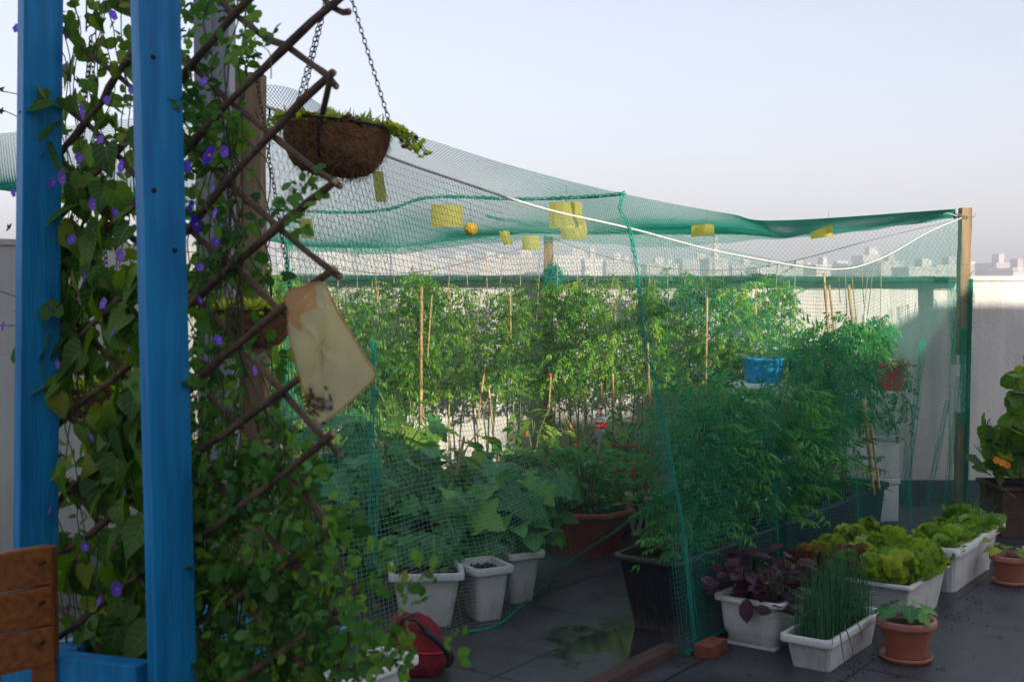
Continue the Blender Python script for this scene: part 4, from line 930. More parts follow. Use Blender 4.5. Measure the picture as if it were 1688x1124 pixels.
# trellis plane
la = np.array([-1.067, 2.86]); ld = np.array([.76, -.65])
def lat(px, py, off=0.):
    m_ = (px-CX)/FPX; t = (la[1]*m_-la[0])/(ld[0]-ld[1]*m_); y = la[1]+ld[1]*t
    return P(px, py, y+off)
LN = np.array([-.65, -.76, 0]); LT = np.array([.76, -.65, 0])
tre = empty('trellis', lat(300, 1300), 'criss-cross trellis of rough brown sticks behind the blue posts', 'trellis')
def stick(x0, y0, x1, y1, off, r0=.0085):
    p0 = lat(x0, y0, off); p1 = lat(x1, y1, off); n = 14; t = np.linspace(0, 1, n)[:, None]; sd = rng.random()*9
    pts = p0*(1-t)+p1*t; k = np.arange(n)
    perp = unit(np.cross(p1-p0, LN)); pts = pts+perp*(.006*np.sin(k*.8+sd)+.0025*np.sin(k*2.1+sd))[:, None]
    rad = r0*(1+.12*np.sin(k*1.9+sd)+.08*rng.normal(size=n)); rad = np.clip(rad, r0*.7, r0*1.4)
    mb = MB(); mb.tube(pts, rad, M['stick'], 8); mb.tube(np.array([pts[0]-unit(p1-p0)*.0015, pts[0]]), r0*.8, M['cutwood'], 8)
    mb.build('stick', tre)
for x0, y0, x1, y1 in ((240, 60, 60, 315), (420, -8, 60, 400), (566, -14, 60, 492), (549, 117, 60, 640), (549, 294, 60, 735), (549, 437, 60, 860), (549, 579, 60, 940), (551, 722, 60, 1072), (554, 870, 60, 1205), (561, 1014, 150, 1290)):
    stick(x0, y0, x1, y1, -.016, .0080)
for x0, y0, x1, y1 in ((573, 26, 480, -45), (556, 140, 300, -40), (559, 314, 60, -110), (557, 462, 60, 5), (556, 606, 60, 130), (563, 745, 60, 225), (567, 893, 60, 335), (566, 1025, 60, 462), (560, 1165, 60, 628), (500, 1260, 60, 740), (380, 1240, 60, 842), (250, 1190, 60, 948)):
    stick(x0, y0, x1, y1, .002, .0066)
# short upright twig at the upper tip
mb = MB(); mb.tube([P(547, 118, 2.20), P(538, 160, 2.25), P(532, 186, 2.3)], .006, M['stick'], 7); mb.build('stick', tre)

# mesh bag on the trellis tip
bagr = empty('mesh_bag', lat(520, 470, -.03), 'cream gauze bag with dry debris in its corner, tied to the trellis tip', 'bag')
outl = [(468, 492), (478, 478), (500, 472), (520, 467), (536, 470), (556, 512), (578, 548), (602, 590), (620, 618), (600, 640), (576, 662), (545, 688), (534, 694), (524, 696), (505, 655), (490, 605), (479, 560), (474, 530), (476, 512)]
ctr = np.mean(outl, axis=0)
def bagpt(x, y, s_): return lat(x, y, s_)
n = len(outl)
for side, nme in ((-1, 'front_panel'), (1, 'back_panel')):
    V = []; idx = []
    for r_ in (1, .85, .6, .3, .1):
        for (x, y) in outl:
            px_ = ctr[0]+(x-ctr[0])*r_; py_ = ctr[1]+(y-ctr[1])*r_
            bul = .013*(1-r_**2)*(1+.3*math.sin(x*.1)+.3*math.sin(y*.07))
            V.append(bagpt(px_, py_, -.09+side*bul))
    F = np.array([[r_*n+k, r_*n+(k+1) % n, (r_+1)*n+(k+1) % n, (r_+1)*n+k] for r_ in range(4) for k in range(n)])
    mb = MB(); V = np.array(V)
    top = np.array([ctr[1]+(outl[k][1]-ctr[1])*r_ < 540 and ctr[0]+(outl[k][0]-ctr[0])*r_ < 530 for r_ in (1, .85, .6, .3, .1) for k in range(n)])
    ft = top[F].sum(1) >= 3
    cv = V[-n:].mean(0); mb.add(np.vstack([V, cv]), [F[~ft], np.array([[5*n, 4*n+k, 4*n+(k+1) % n] for k in range(n)])], M['mesh']); mb.add(V, [F[ft]], M['meshtop']); mb.build(nme, bagr)
mb = MB(); ol = outl+[outl[0]]; mb.tube(resample([lat(x, y, -.09) for x, y in ol], 70), .0022, M['meshtop'], 5); mb.build('seam', bagr)
mb = MB()
for k in range(34):
    q = lat(525+rng.normal()*10, 668+rng.normal()*11, -.088); 
    mb.tube([q, q+rdir(1)[0]*.014], [.004, .002], M['debris'], 5)
for k in range(10): q = lat(516+rng.normal()*4, 655+rng.normal()*8, -.088); mb.tube([q, q+rdir(1)[0]*.012], .005, M['debris'], 6)
for k in range(4): q = lat(546+rng.normal()*2, 671+rng.normal()*2, -.088); mb.tube([q, q+rdir(1)[0]*.01], .005, M['greymetal'], 6)
mb.build('debris', bagr)

# ------------------------------------------------------------------ hanging baskets
def chain(mb, p0, p1, link=.016, r=.0013, m=None):
    L_ = np.linalg.norm(p1-p0); n = max(2, int(L_/(link*.78))); d = (p1-p0)/L_; e1 = unit(np.cross(d, np.array([.3, 1, .1]))); e2 = np.cross(d, e1)
    for k in range(n):
        c_ = p0+(p1-p0)*(k+.5)/n; e = e1 if k % 2 else e2; t = np.linspace(0, 2*math.pi, 11)
        mb.tube([c_+d*(.5*link*math.cos(x))+e*(.28*link*math.sin(x)) for x in t], r, m or M['black'], 5, cap=False)
def basket(c, r, H, tilt, apex, label, seed, plant_label, lush=1.):
    rg = np.random.default_rng(seed)
    root = empty('hanging_basket', c, label, 'hanging basket', 'hanging coir baskets')
    n = 40; t = np.arange(n)/n*2*math.pi; ct_, st_ = math.cos(tilt), math.sin(tilt)
    def W_(x, y, z): return c+np.array([x*ct_-z*st_*-1, y, -x*st_*1+z*ct_])
    L = []
    for f in np.linspace(0, 1, 12):
        rr_ = r*math.sin(min(1, .12+f*.88)*math.pi/2)**.62; z = -H*(1-f)**1.0*(1) if False else -H*math.cos(f*math.pi/2)
        L.append([W_(rr_*(1+.02*rg.normal())*math.cos(x)*(1-.0*f), rr_*(1+.02*rg.normal())*math.sin(x), z+.004*rg.normal()) for x in t])
    L.append([W_(r*.9*math.cos(x), r*.9*math.sin(x), -.01) for x in t])
    mb = MB(); mb.loft(L, M['coir'])
    # loose fibres
    for k in range(900):
        f = rg.random()**.6; a0 = rg.random()*6.28; rr_ = r*math.sin(f*math.pi/2)**.62; z = -H*math.cos(f*math.pi/2)
        p = np.array([rr_*math.cos(a0), rr_*math.sin(a0), z]); nn = unit(p+np.array([0, 0, H*.3])); tg = unit(np.cross(nn, rg.normal(size=3)))
        l_ = .012+.025*rg.random(); q = [p*1.005, p*1.01+tg*l_*.5+nn*.003, p*1.0+tg*l_+nn*(.002+.010*rg.random()**3)]
        mb.tube([W_(*x) for x in q], .0006, M['fibre'], 3, cap=False)
    for k in range(120):
        a0 = rg.random()*6.28; f = .05+.35*rg.random(); rr_ = r*math.sin(f*math.pi/2)**.62; z = -H*math.cos(f*math.pi/2)
        p = np.array([rr_*math.cos(a0), rr_*math.sin(a0), z]); mb.tube([W_(*p), W_(*(p+np.array([rg.normal()*.008, rg.normal()*.008, -.012-.012*rg.random()])))], .0006, M['fibre'], 3, cap=False)
    mb.build('coir_liner', root)
    mb = MB(); mb.tube([W_(r*1.02*math.cos(x), r*1.02*math.sin(x), .002) for x in np.linspace(0, 2*math.pi, 41)], .003, M['black'], 6, cap=False)
    for a0 in (-1.75, .3, 2.4):
        mb.tube([W_(r*1.02*math.sin(f*math.pi/2)**.62*math.cos(a0), r*1.02*math.sin(f*math.pi/2)**.62*math.sin(a0), -H*1.03*math.cos(f*math.pi/2)) for f in np.linspace(0, 1, 14)], [.0035]*14, M['black'], 6)
    mb.build('wire_frame', root)
    for a0 in (.15, 2.55, 4.0):
        mb = MB(); e = W_(r*math.cos(a0), r*math.sin(a0), .002); mb.tube([e+np.array([.009*math.cos(x), 0, .009+.009*math.sin(x)]) for x in np.linspace(0, 6.28, 14)], .0016, M['black'], 5, cap=False)
        chain(mb, e+np.array([0, 0, .018]), apex); mb.build('chain', root)
    mb = MB(); mb.tube([apex+np.array([.012*math.cos(x), 0, .014+.012*math.sin(x)]) for x in np.linspace(-1.5, 3.4, 14)]+[np.array([apex[0], apex[1], 2.66])], .002, M['black'], 5); mb.build('hook', root)
    # trailing plant
    pr = empty('trailing_plant', W_(0, 0, 0), plant_label, 'plant'); mb = MB(); sm = MB(); npx = int(95*lush)
    for k in range(npx):
        a0 = rg.random()*6.28; r0 = r*.9*math.sqrt(rg.random()); b0_ = W_(r0*math.cos(a0), r0*math.sin(a0), 0); L0 = .035+.04*rg.random()
        if k < 12: a0 = -.5+1.2*rg.random(); b0_ = W_(r*.85*math.cos(a0), r*.85*math.sin(a0), .005); L0 = .07+.05*rg.random()
        dr = np.array([math.cos(a0)*.9, math.sin(a0)*.7, .55 if k >= 12 else .15]); pts = [b0_+dr*L0*t_-np.array([0, 0, 1.1*L0*t_*t_*.6])+rg.normal(size=3)*.003 for t_ in np.linspace(0, 1, 7)]
        sm.tube(pts, .0011, M['stemd'] if k % 3 else M['dry'], 4, cap=False)
        pp = np.array(pts)[np.repeat(np.arange(1, 7), 3)]; ax_ = rdir(len(pp), -.2, .9)
        mb.leaves(T_oval, pp, ax_, rdir(len(pp)), .010+.006*rg.random(len(pp)), M['l_moss'] if k % 9 else M['l_brown'])
    for k in range(int(260*lush)):
        a0 = rg.random()*6.28; r0 = r*.95*math.sqrt(rg.random()); mb.leaves(T_thin, [W_(r0*math.cos(a0), r0*math.sin(a0), -.002)], [[rg.normal()*.6, rg.normal()*.6, 1]], [[rg.normal(), -1, .3]], .022+.022*rg.random(), M['l_moss'])
    mb.build('leaves', pr); sm.build('stems', pr)
cb1 = P(556, 208, 2.75)
basket(cb1, .118, .108, .10, P(557, -75, 2.80), 'large coir hanging basket in the open sky right of the trellis', 3, 'pale trailing greenery spilling over the large coir basket')
basket(P(412, 512, 3.05), .105, .09, .0, P(412, 60, 3.02), 'coir hanging basket half hidden behind the vine near the gauze bag', 4, 'yellow-green trailing tuft in the basket behind the vine', 1.2)
basket(P(138, 640, 3.1), .075, .07, .0, P(150, 60, 3.05), 'small brown coir basket behind leaves between the two blue posts', 5, 'sparse trailing greenery in the small basket between the blue posts', .5)

# ================================================================== VINES
def flower5(mb, c, nrm, r, m, eye=None, rnd=.5):
    nrm = unit(nrm); e1 = unit(np.cross(nrm, np.array([.2, .1, 1.]))); e2 = np.cross(nrm, e1)
    n = 20; a_ = np.arange(n)/n*2*math.pi; rad = r*(1+.09*np.cos(5*a_)); V = []; U = []
    for rr_, z in ((.12, -.25), (.45, -.12), (.8, .0), (1., .02)):
        for k in range(n): V.append(c+rad[k]*rr_*(math.cos(a_[k])*e1+math.sin(a_[k])*e2)+nrm*z*r); U.append([((k % 4)/2.-1), rr_, rnd])
    V.append(c-nrm*r*.35); U.append([0, 0, rnd])
    F = np.array([[j*n+k, j*n+(k+1) % n, (j+1)*n+(k+1) % n, (j+1)*n+k] for j in range(3) for k in range(n)])
    mb.add(np.array(V), [F, np.array([[4*n, (k+1) % n, k] for k in range(n)])], m, np.array(U))
    if eye is not None: mb.tube([c-nrm*r*.3, c-nrm*r*.02], [r*.16, r*.09], eye, 7)
mg = empty('morning_glory_vine', lat(150, 1250, 0), 'heart-leaved vine with violet flowers climbing between the two blue posts', 'vine')
polyL = [(100, -20), (222, -20), (225, 240), (232, 420), (238, 600), (242, 760), (246, 900), (250, 1135), (120, 1135), (118, 1040), (112, 960), (88, 880), (92, 780), (78, 700), (45, 610), (48, 520), (70, 440), (60, 380), (90, 330), (108, 260), (104, 160), (96, 60)]
dens = []
pp = sample_poly(polyL, 780)
keep = rng.random(len(pp)) < np.clip(.30+.7*(pp[:, 1]-60)/420, .26, .92)
pp = pp[keep]
# leave sky holes near the top and wall holes lower down
for hx, hy, hr in ((180, 130, 26), (120, 225, 18), (195, 60, 16), (205, 300, 16), (110, 740, 20), (110, 855, 24), (195, 430, 22), (130, 1000, 20), (135, 660, 30), (205, 640, 14), (120, 780, 14), (160, 880, 15), (215, 185, 14)):
    pp = pp[np.hypot(pp[:, 0]-hx, pp[:, 1]-hy) > hr+12]
pos = np.array([lat(x, y, rng.uniform(-.07, .09)) for x, y in pp]); k = len(pos)
sz = (.042+.036*rng.random(k))*(.72+.42*np.clip(pp[:, 1]/650, 0, 1))
nr = unit(LN+.75*rdir(k)+np.array([0, 0, .35])); axs = unit(np.array([0, 0, -1.])+.75*rdir(k))
mb = MB(); mb.leaves(T_heart, pos+np.array([0, 0, .02]), axs, nr, sz, M['l_vine'], np.clip(rng.random(k)**2.3, 0, 1))
pp2 = sample_poly(polyL, 420); pos2 = np.array([lat(x, y, rng.uniform(-.05, .08)) for x, y in pp2]); k2 = len(pos2)
mb.leaves(T_oval, pos2, rdir(k2), unit(LN+rdir(k2)), .022+.02*rng.random(k2), M['l_vine'])
mb.build('leaves', mg)
mb = MB()
for k in range(11):
    x = rng.uniform(95, 235); pts = []
    yy = 1140.
    while yy > -30: pts.append(lat(x, yy, .01*math.sin(yy*.03+k))); yy -= 55; x = np.clip(x+rng.normal()*13, 75, 240)
    mb.tube(resample(pts, 60), .0014, M['stemd'], 5)
for (x0, y0, x1, y1) in ((0, 150, 105, 180), (0, 180, 60, 215), (0, 480, 60, 510), (0, 537, 60, 545), (28, 50, 115, 128), (40, 730, 110, 770), (100, 800, 140, 850), (100, 1000, 150, 1010)):
    mb.tube(resample([lat(x0, y0, -.12), lat((x0+x1)/2, (y0+y1)/2-4, -.08), lat(x1, y1, -.02)], 12), .0012, M['stemd'], 4)
mb.build('stems', mg)
for (x, y, r_) in ((136, 184, 14), (27, 47, 8), (42, 193, 9), (71, 206, 10), (165, 230, 8), (199, 275, 12), (187, 25, 9), (102, 293, 12), (76, 304, 10), (22, 318, 8), (152, 337, 11), (111, 105, 5), (64, 419, 9), (138, 455, 10), (198, 421, 9), (83, 513, 10), (5, 538, 10), (185, 548, 8), (64, 638, 9), (40, 668, 8), (82, 840, 9), (192, 970, 13), (163, 990, 9), (212, 577, 6), (88, 300, 8), (58, 468, 7), (118, 395, 9), (170, 500, 10), (95, 600, 8), (190, 350, 8), (150, 720, 9), (205, 810, 8), (130, 260, 8), (215, 150, 7), (176, 165, 7), (140, 900, 9)):
    mb = MB(); flower5(mb, lat(x, y, -.13), unit(LN+.5*rdir(1)[0]), r_/FPX*2.55, M['purple'], M['petalw'], rng.random()); mb.build('flower', mg)
for (x, y) in ((160, 100), (160, 132), (130, 132), (30, 47), (2, 147), (2, 182), (45, 465), (62, 480), (72, 450), (48, 730), (100, 750), (112, 1000), (15, 375)):
    mb = MB(); q = lat(x, y, -.08)
    for j in range(7): mb.tube([q, q+rdir(1)[0]*.011], [.0035, .001], M['dry'] if j % 2 else M['stemd'], 4)
    mb.build('seed_head', mg)
# leaves over the left post
def blob(mb, tm, cx_, cy_, rx, ry, n, s0, s1, m, off=(-.1, -.03), drop=.5, up=.3, f=lat):
    a_ = rng.random(n)*6.28; r_ = np.sqrt(rng.random(n)); pos = np.array([f(cx_+rx*r_[i]*math.cos(a_[i]), cy_+ry*r_[i]*math.sin(a_[i]), rng.uniform(*off)) for i in range(n)])
    mb.leaves(tm, pos, unit(np.array([0, 0, -drop])+rdir(n)), unit(LN+.8*rdir(n)+np.array([0, 0, up])), s0+(s1-s0)*rng.random(n), m)
mb = MB()
for (x, y, rx, ry, n_) in ((70, 165, 14, 18, 3), (68, 240, 8, 30, 5), (75, 350, 20, 22, 3), (60, 575, 18, 18, 3), (72, 520, 16, 26, 5), (88, 640, 16, 24, 4), (100, 930, 15, 18, 4), (95, 780, 14, 18, 3)):
    blob(mb, T_heart, x, y, rx, ry, n_, .055, .085, M['l_vine'], off=(-.15, -.10))
mb.build('leaves', mg)

pea = empty('butterfly_pea_vine', lat(400, 1300, 0), 'small-leaved vine over the right part of the trellis with few deep violet flowers', 'vine')
pl2 = [
    ([(290, -20), (400, -20), (410, 60), (425, 90), (385, 110), (380, 160), (330, 190), (290, 190)], 75),
    ([(290, 190), (345, 150), (395, 190), (400, 260), (395, 340), (410, 430), (400, 470), (330, 470), (305, 400), (290, 300)], 125),
    ([(300, 430), (420, 430), (470, 500), (470, 560), (420, 640), (440, 760), (430, 860), (300, 860), (270, 700), (290, 560)], 290),
    ([(262, 760), (430, 740), (500, 800), (545, 850), (560, 930), (500, 980), (300, 990), (255, 900)], 350),
    ([(275, 900), (530, 930), (550, 960), (580, 1010), (560, 1060), (555, 1130), (275, 1130)], 520),
    ([(440, 690), (500, 700), (520, 780), (540, 850), (470, 850), (430, 780)], 45),
]
holes = ((400, 502, 44), (445, 530, 32), (365, 500, 20), (408, 545, 26), (360, 300, 14), (350, 30, 14), (345, 90, 22), (300, 235, 14), (375, 40, 14), (385, 300, 16), (395, 900, 24), (455, 930, 18), (350, 820, 12), (372, 560, 14), (395, 700, 20), (420, 990, 15), (450, 760, 16), (330, 930, 12), (560, 1000, 14), (470, 880, 16), (520, 950, 14), (300, 700, 12), (430, 660, 16), (350, 1000, 16), (480, 1060, 14), (380, 480, 14), (440, 830, 12), (340, 400, 12), (560, 920, 12), (395, 620, 12))
mb = MB(); mb2 = MB()
for poly, n in pl2:
    q = sample_poly(poly, n)
    for hx, hy, hr in holes: q = q[np.hypot(q[:, 0]-hx, q[:, 1]-hy) > hr+6]
    k = len(q); pos = np.array([lat(x, y, rng.uniform(-.05, .12)) for x, y in q])
    axs = unit(.6*LT*rng.choice([-1, 1], k)[:, None]+.9*rdir(k)+np.array([0, 0, .1])); nr = unit(LN*.9+.8*rdir(k)+np.array([0, 0, .6]))
    mb.leaves(T_pea, pos, axs, nr, .041+.025*rng.random(k), M['l_pea'])
    h = rng.random(k) < .35
    mb.leaves(T_round, pos[h]+.02*rdir(h.sum()), rdir(h.sum()), unit(LN+.8*rdir(h.sum())), .02+.018*rng.random(h.sum()), M['l_pea'])
for (x, y, rx, ry, n_) in ((400, 60, 26, 12, 6), (425, 75, 12, 10, 3), (490, 300, 14, 20, 5), (465, 325, 18, 16, 4), (480, 345, 22, 14, 5), (590, 960, 36, 24, 12), (670, 965, 22, 14, 4), (728, 940, 12, 12, 3), (735, 1040, 12, 10, 2), (640, 915, 30, 16, 5), (625, 1040, 12, 24, 5), (600, 1095, 14, 18, 5), (540, 830, 24, 30, 6), (640, 1066, 34, 16, 14), (600, 1060, 20, 26, 10), (665, 1010, 16, 14, 4), (290, 160, 18, 14, 3), (280, 210, 18, 12, 4), (258, 600, 10, 25, 4), (275, 640, 20, 18, 5), (250, 770, 16, 24, 8), (265, 860, 14, 30, 8)):
    blob(mb, T_pea, x, y, rx, ry, n_, .036, .055, M['l_pea'], off=(-.14, -.06), drop=.1, up=.5)
mb.build('leaves', pea)
mb = MB()
for k in range(34):
    x = rng.uniform(300, 400); pts = []; yy = 1140.; top = rng.uniform(-30, 700); x = rng.uniform(300, 620)
    while yy > top:
        pts.append(lat(x, yy, .015*math.sin(yy*.03+k))); yy -= 50; lim = 400 if yy < 600 else 400+(yy-600)*.5
        x = min(x+rng.normal()*14, lim); x = max(x, 300)
    if len(pts) > 2: mb.tube(resample(pts, 50), .0014, M['stemd'], 4)
for pts in ([(258, 20), (250, 60), (272, 100), (278, 135)], [(470, 385), (468, 350), (480, 310)], [(430, 75), (445, 90), (447, 130)]):
    mb.tube(resample([lat(x, y, -.11) for x, y in pts], 20), .0011, M['stemg'], 4)
mb.build('stems', pea)
for (x, y, r_, mm) in ((344, 256, 16, 'dpurple'), (310, 274, 10, 'purple'), (323, 370, 15, 'dpurple'), (354, 352, 9, 'purple'), (336, 134, 8, 'purple'), (308, 276, 8, 'purple'), (330, 440, 7, 'purple'), (356, 398, 8, 'purple'), (272, 808, 10, 'purple'), (330, 495, 6, 'purple'), (370, 250, 9, 'purple'), (350, 310, 8, 'purple'), (315, 340, 10, 'dpurple'), (420, 610, 8, 'purple'), (360, 560, 9, 'purple')):
    mb = MB(); flower5(mb, lat(x, y, -.13), unit(LN+.4*rdir(1)[0]), r_/FPX*2.4, M[mm], M['petaly'] if mm == 'dpurple' else M['petalw'], rng.random()); mb.build('flower', pea)

# ================================================================== VEGETABLES
# tomato meshes, three kinds, reused
def tomato_meshes(h, zlo, rx, ry, nleaf, m, seed, leafsize=(.13, .22), droop=.55, stems=3, tm=None):
    rg = np.random.default_rng(seed); st = MB(); lv = MB(); P_, A_ = [], []
    for s_ in range(stems):
        x0, y0 = rg.normal()*.04, rg.normal()*.03; K = 12; t = np.linspace(0, 1, K)
        pts = np.stack([x0+(rg.normal()*.06)*t+.02*np.sin(5*t+s_)+(s_-(stems-1)/2)*.10*t, y0+.02*np.sin(4*t+s_*2), h*t], 1)
        st.tube(pts, np.linspace(.007, .003, K), M['stemy'] if s_ % 2 else M['stemg'], 6)
        P_.append(pts)
    n = nleaf; c_ = rg.integers(0, stems, n); tt = rg.random(n); z = zlo+(h-zlo)*tt
    base = np.zeros((n, 3))
    for i in range(n): p = P_[c_[i]]; base[i] = [np.interp(z[i], p[:, 2], p[:, 0]), np.interp(z[i], p[:, 2], p[:, 1]), z[i]]
    a_ = rg.random(n)*6.28; taper = np.sqrt(np.clip(1.25-tt, .1, 1)); off = rg.random(n)
    base[:, 0] += rx*off*np.cos(a_)*taper; base[:, 1] += ry*off*np.sin(a_)*taper
    ax_ = np.stack([np.cos(a_), np.sin(a_)*.8, -droop*rg.random(n)+.15], 1)+.4*rg.normal(size=(n, 3))
    nr = unit(np.array([0, 0, 1.])+.5*rg.normal(size=(n, 3)))
    lv.leaves(tm or T_tom, base, ax_, nr, leafsize[0]+(leafsize[1]-leafsize[0])*rg.random(n), m, rg.random(n)**1.3)
    return lv.mesh('leaves'), st.mesh('stem')
def sphere(mb, c, r, m):
    a_ = np.arange(10)/10*2*math.pi; mb.loft([[[c[0]+r*max(.01, math.cos(p))*math.cos(t), c[1]+r*max(.01, math.cos(p))*math.sin(t), c[2]+.9*r*math.sin(p)] for t in a_] for p in np.linspace(-1.55, 1.55, 7)], m, capt=True)
tk = [tomato_meshes(1.62, .80, .13, .11, 290, M['l_tom'], s_, (.08, .14)) for s_ in (11, 12, 13, 14)]
def put_plant(name, meshes, loc, rz, sc, label, cat='tomato plant', grp=None, fruit=0, fz=(.8, 1.3), fr_=.2):
    root = empty(name, loc, label, cat, grp, rz=rz, local=True); root.scale = sc
    for nme, me in zip(('leaves', 'stem'), meshes):
        o = bpy.data.objects.new(nme, me); C.objects.link(o); o.parent = root
    for k in range(fruit):
        f = MB(); a0 = rng.random()*6.28; sphere(f, (fr_*math.cos(a0), fr_*math.sin(a0), rng.uniform(*fz)), .018, M['tomgrn'] if k % 4 else M['tomred']); f.build('fruit', root)
    return root
xs = [-1.92, -1.68, -1.45, -1.2, -.95, -.70, -.45, -.2, .04, .3, .55, .8, 1.05, 1.3, 1.55, 1.8, 2.0]
hs = [.98, 1.02, 1.0, .97, 1.0, 1.03, .99, .96, .98, .98, 1.0, 1.02, 1.0, 1.02, .97, 1.03, 1.0]
for k, x in enumerate(xs):
    put_plant('tomato_plant', tk[k % 4], (x+.03*math.sin(k*3), 8.87+.04*math.cos(k*2), .05), (k*1.7) % 6.28, (1.1, 1.0, hs[k]*(1.0 if k > 5 else 1.0)), 'tall tomato plant on twine at the sunlit wall, %s from the left' % ORD[k], grp='tomato plants trained up the back wall', fruit=(k % 3 == 0))
# lower skirts where foliage hangs further down (left half)
tl = [tomato_meshes(1.15, .45, .17, .13, 240, M['l_tom'], s_, (.09, .15)) for s_ in (21, 22)]
for k, x in enumerate((-1.85, -1.5, -1.15, -.8)):
    put_plant('tomato_plant', tl[k % 2], (x, 8.62, .08), k*2., (1, 1, .95+.06*(k % 2)), 'bushy low tomato plant in front of the tall row, %s from the left' % ORD[k], grp='low tomato plants at the left end')
# feathery tomatoes in the troughs
tr_ = [tomato_meshes(1.0, .12, .26, .21, 250, M['l_tomd'], s_, (.12, .21), droop=.05, stems=4, tm=T_fea) for s_ in (31, 32, 33)]
spots = [(.38, .62, .80), (.62, .9, .95), (.80, 1.05, 1.0), (1.15, 1.1, .95), (1.55, 1.15, .86), (1.95, 1.15, .78)]
for k, (s_, w_, h_) in enumerate(spots):
    p = ct+D*s_+N*.19; z0 = .33
    put_plant('tomato_plant', tr_[k % 3], (p[0], p[1], z0), k*1.9, (w_, w_, h_*(1.62-.62-.2)), 'feathery deep green tomato plant in the dark troughs, %s from the front' % ORD[k], grp='tomato plants in the troughs', fruit=1, fz=(.3, .8), fr_=.2)
# second inner row
for k, s_ in enumerate((1.25, 1.6)):
    p = ct+D*s_+N*.62; put_plant('tomato_plant', tr_[(k+1) % 3], (p[0], p[1], .1), k*1.3, (.7, .7, .80+.06*k), 'leafy tomato plant just left of the troughs, %s from the front' % ORD[k], grp='tomato plants left of the troughs')
tt_ = [tomato_meshes(1.42, .70, .22, .18, 230, M['l_tomd'], s_, (.13, .22), droop=.5, stems=3) for s_ in (41, 42)]
for k, (px_, dp, w_, h_, nm_) in enumerate(((1352, 7.6, .9, .97, 'left'), (1398, 8.0, .85, 1.0, 'middle'), (1440, 8.62, .62, 1.0, 'right'))):
    p = P(px_, 700, dp); put_plant('tomato_plant', tt_[k % 2], (p[0], dp, .0), k*2.2+1, (w_, w_, h_), 'tall dark tomato plant in front of the white boxes, %s one of three' % nm_, grp='tall tomatoes by the foam boxes', fruit=2, fz=(.8, 1.2), fr_=.12)
# trailing sprays off the red pot
mb = MB(); root = empty('trailing_tomato', P(1480, 640, 8.3), 'straggling tomato shoots hanging over the red square pot', 'tomato plant')
for (pts) in ([(1455, 600), (1480, 588), (1495, 610), (1492, 640)], [(1462, 640), (1485, 650), (1500, 665), (1503, 690)], [(1450, 640), (1462, 670), (1470, 690), (1478, 715)], [(1440, 560), (1452, 530), (1462, 545), (1466, 570)], [(1465, 600), (1450, 580), (1430, 590)]):
    c_ = resample([P(x, y, 8.22) for x, y in pts], 12); mb.tube(c_, .004, M['stemg'], 5)
    lp_ = np.repeat(c_[2:], 2, 0); mb.leaves(T_tom, lp_, unit(np.array([0, 0, -.7])+rdir(len(lp_))), unit(np.array([0, -1, .3])+.6*rdir(len(lp_))), .07+.05*rng.random(len(lp_)), M['l_tomd'])
mb.build('shoots', root)
# low growth on the pots on the stacks
def tuft(name, c, r, h, n, tm, m, s0, s1, label, cat='plant', grp=None, stemm=None, spread=.8, upb=.6, rnd=None, nstem=8):
    root = empty(name, c, label, cat, grp); mb = MB(); sm = MB(); c = np.asarray(c, float)
    a_ = rng.random(n)*6.28; q = np.sqrt(rng.random(n)); hh = rng.random(n)
    env = np.sqrt(np.clip(1-(hh*.85)**2, .05, 1))
    pos = c+np.stack([r*q*np.cos(a_)*env, r*q*np.sin(a_)*env, h*hh], 1)
    ax_ = np.stack([np.cos(a_), np.sin(a_), upb*rng.random(n)-.1], 1)*spread+.5*rdir(n)*.8+np.array([0, 0, upb*.4])
    mb.leaves(tm, pos, ax_, unit(np.array([0, -.25, 1.])+.45*rdir(n)), s0+(s1-s0)*rng.random(n), m, rnd); mb.build('leaves', root)
    for k in range(nstem):
        a0 = rng.random()*6.28; r0 = r*.7*rng.random(); sm.tube(resample([c+np.array([r0*.2*math.cos(a0), r0*.2*math.sin(a0), -.02]), c+np.array([r0*.6*math.cos(a0), r0*.6*math.sin(a0), h*.5]), c+np.array([r0*math.cos(a0), r0*math.sin(a0), h*.9])], 7), .004, stemm or M['stemg'], 5)
    sm.build('stem', root); return root
zb = zt2+.175
q = P(1262, 600, 8.38); tuft('seedling_tray', (q[0], 8.38, zb-.01), .14, .05, 90, T_oval, M['l_lite'], .02, .04, 'low bright seedlings topping the blue pot', spread=.5)
q = P(1330, 600, 8.38); tuft('leafy_plant', (q[0], 8.38, zb-.02), .13, .14, 60, T_tom, M['l_tomd'], .08, .14, 'leafy shoots growing from the dark green pot')
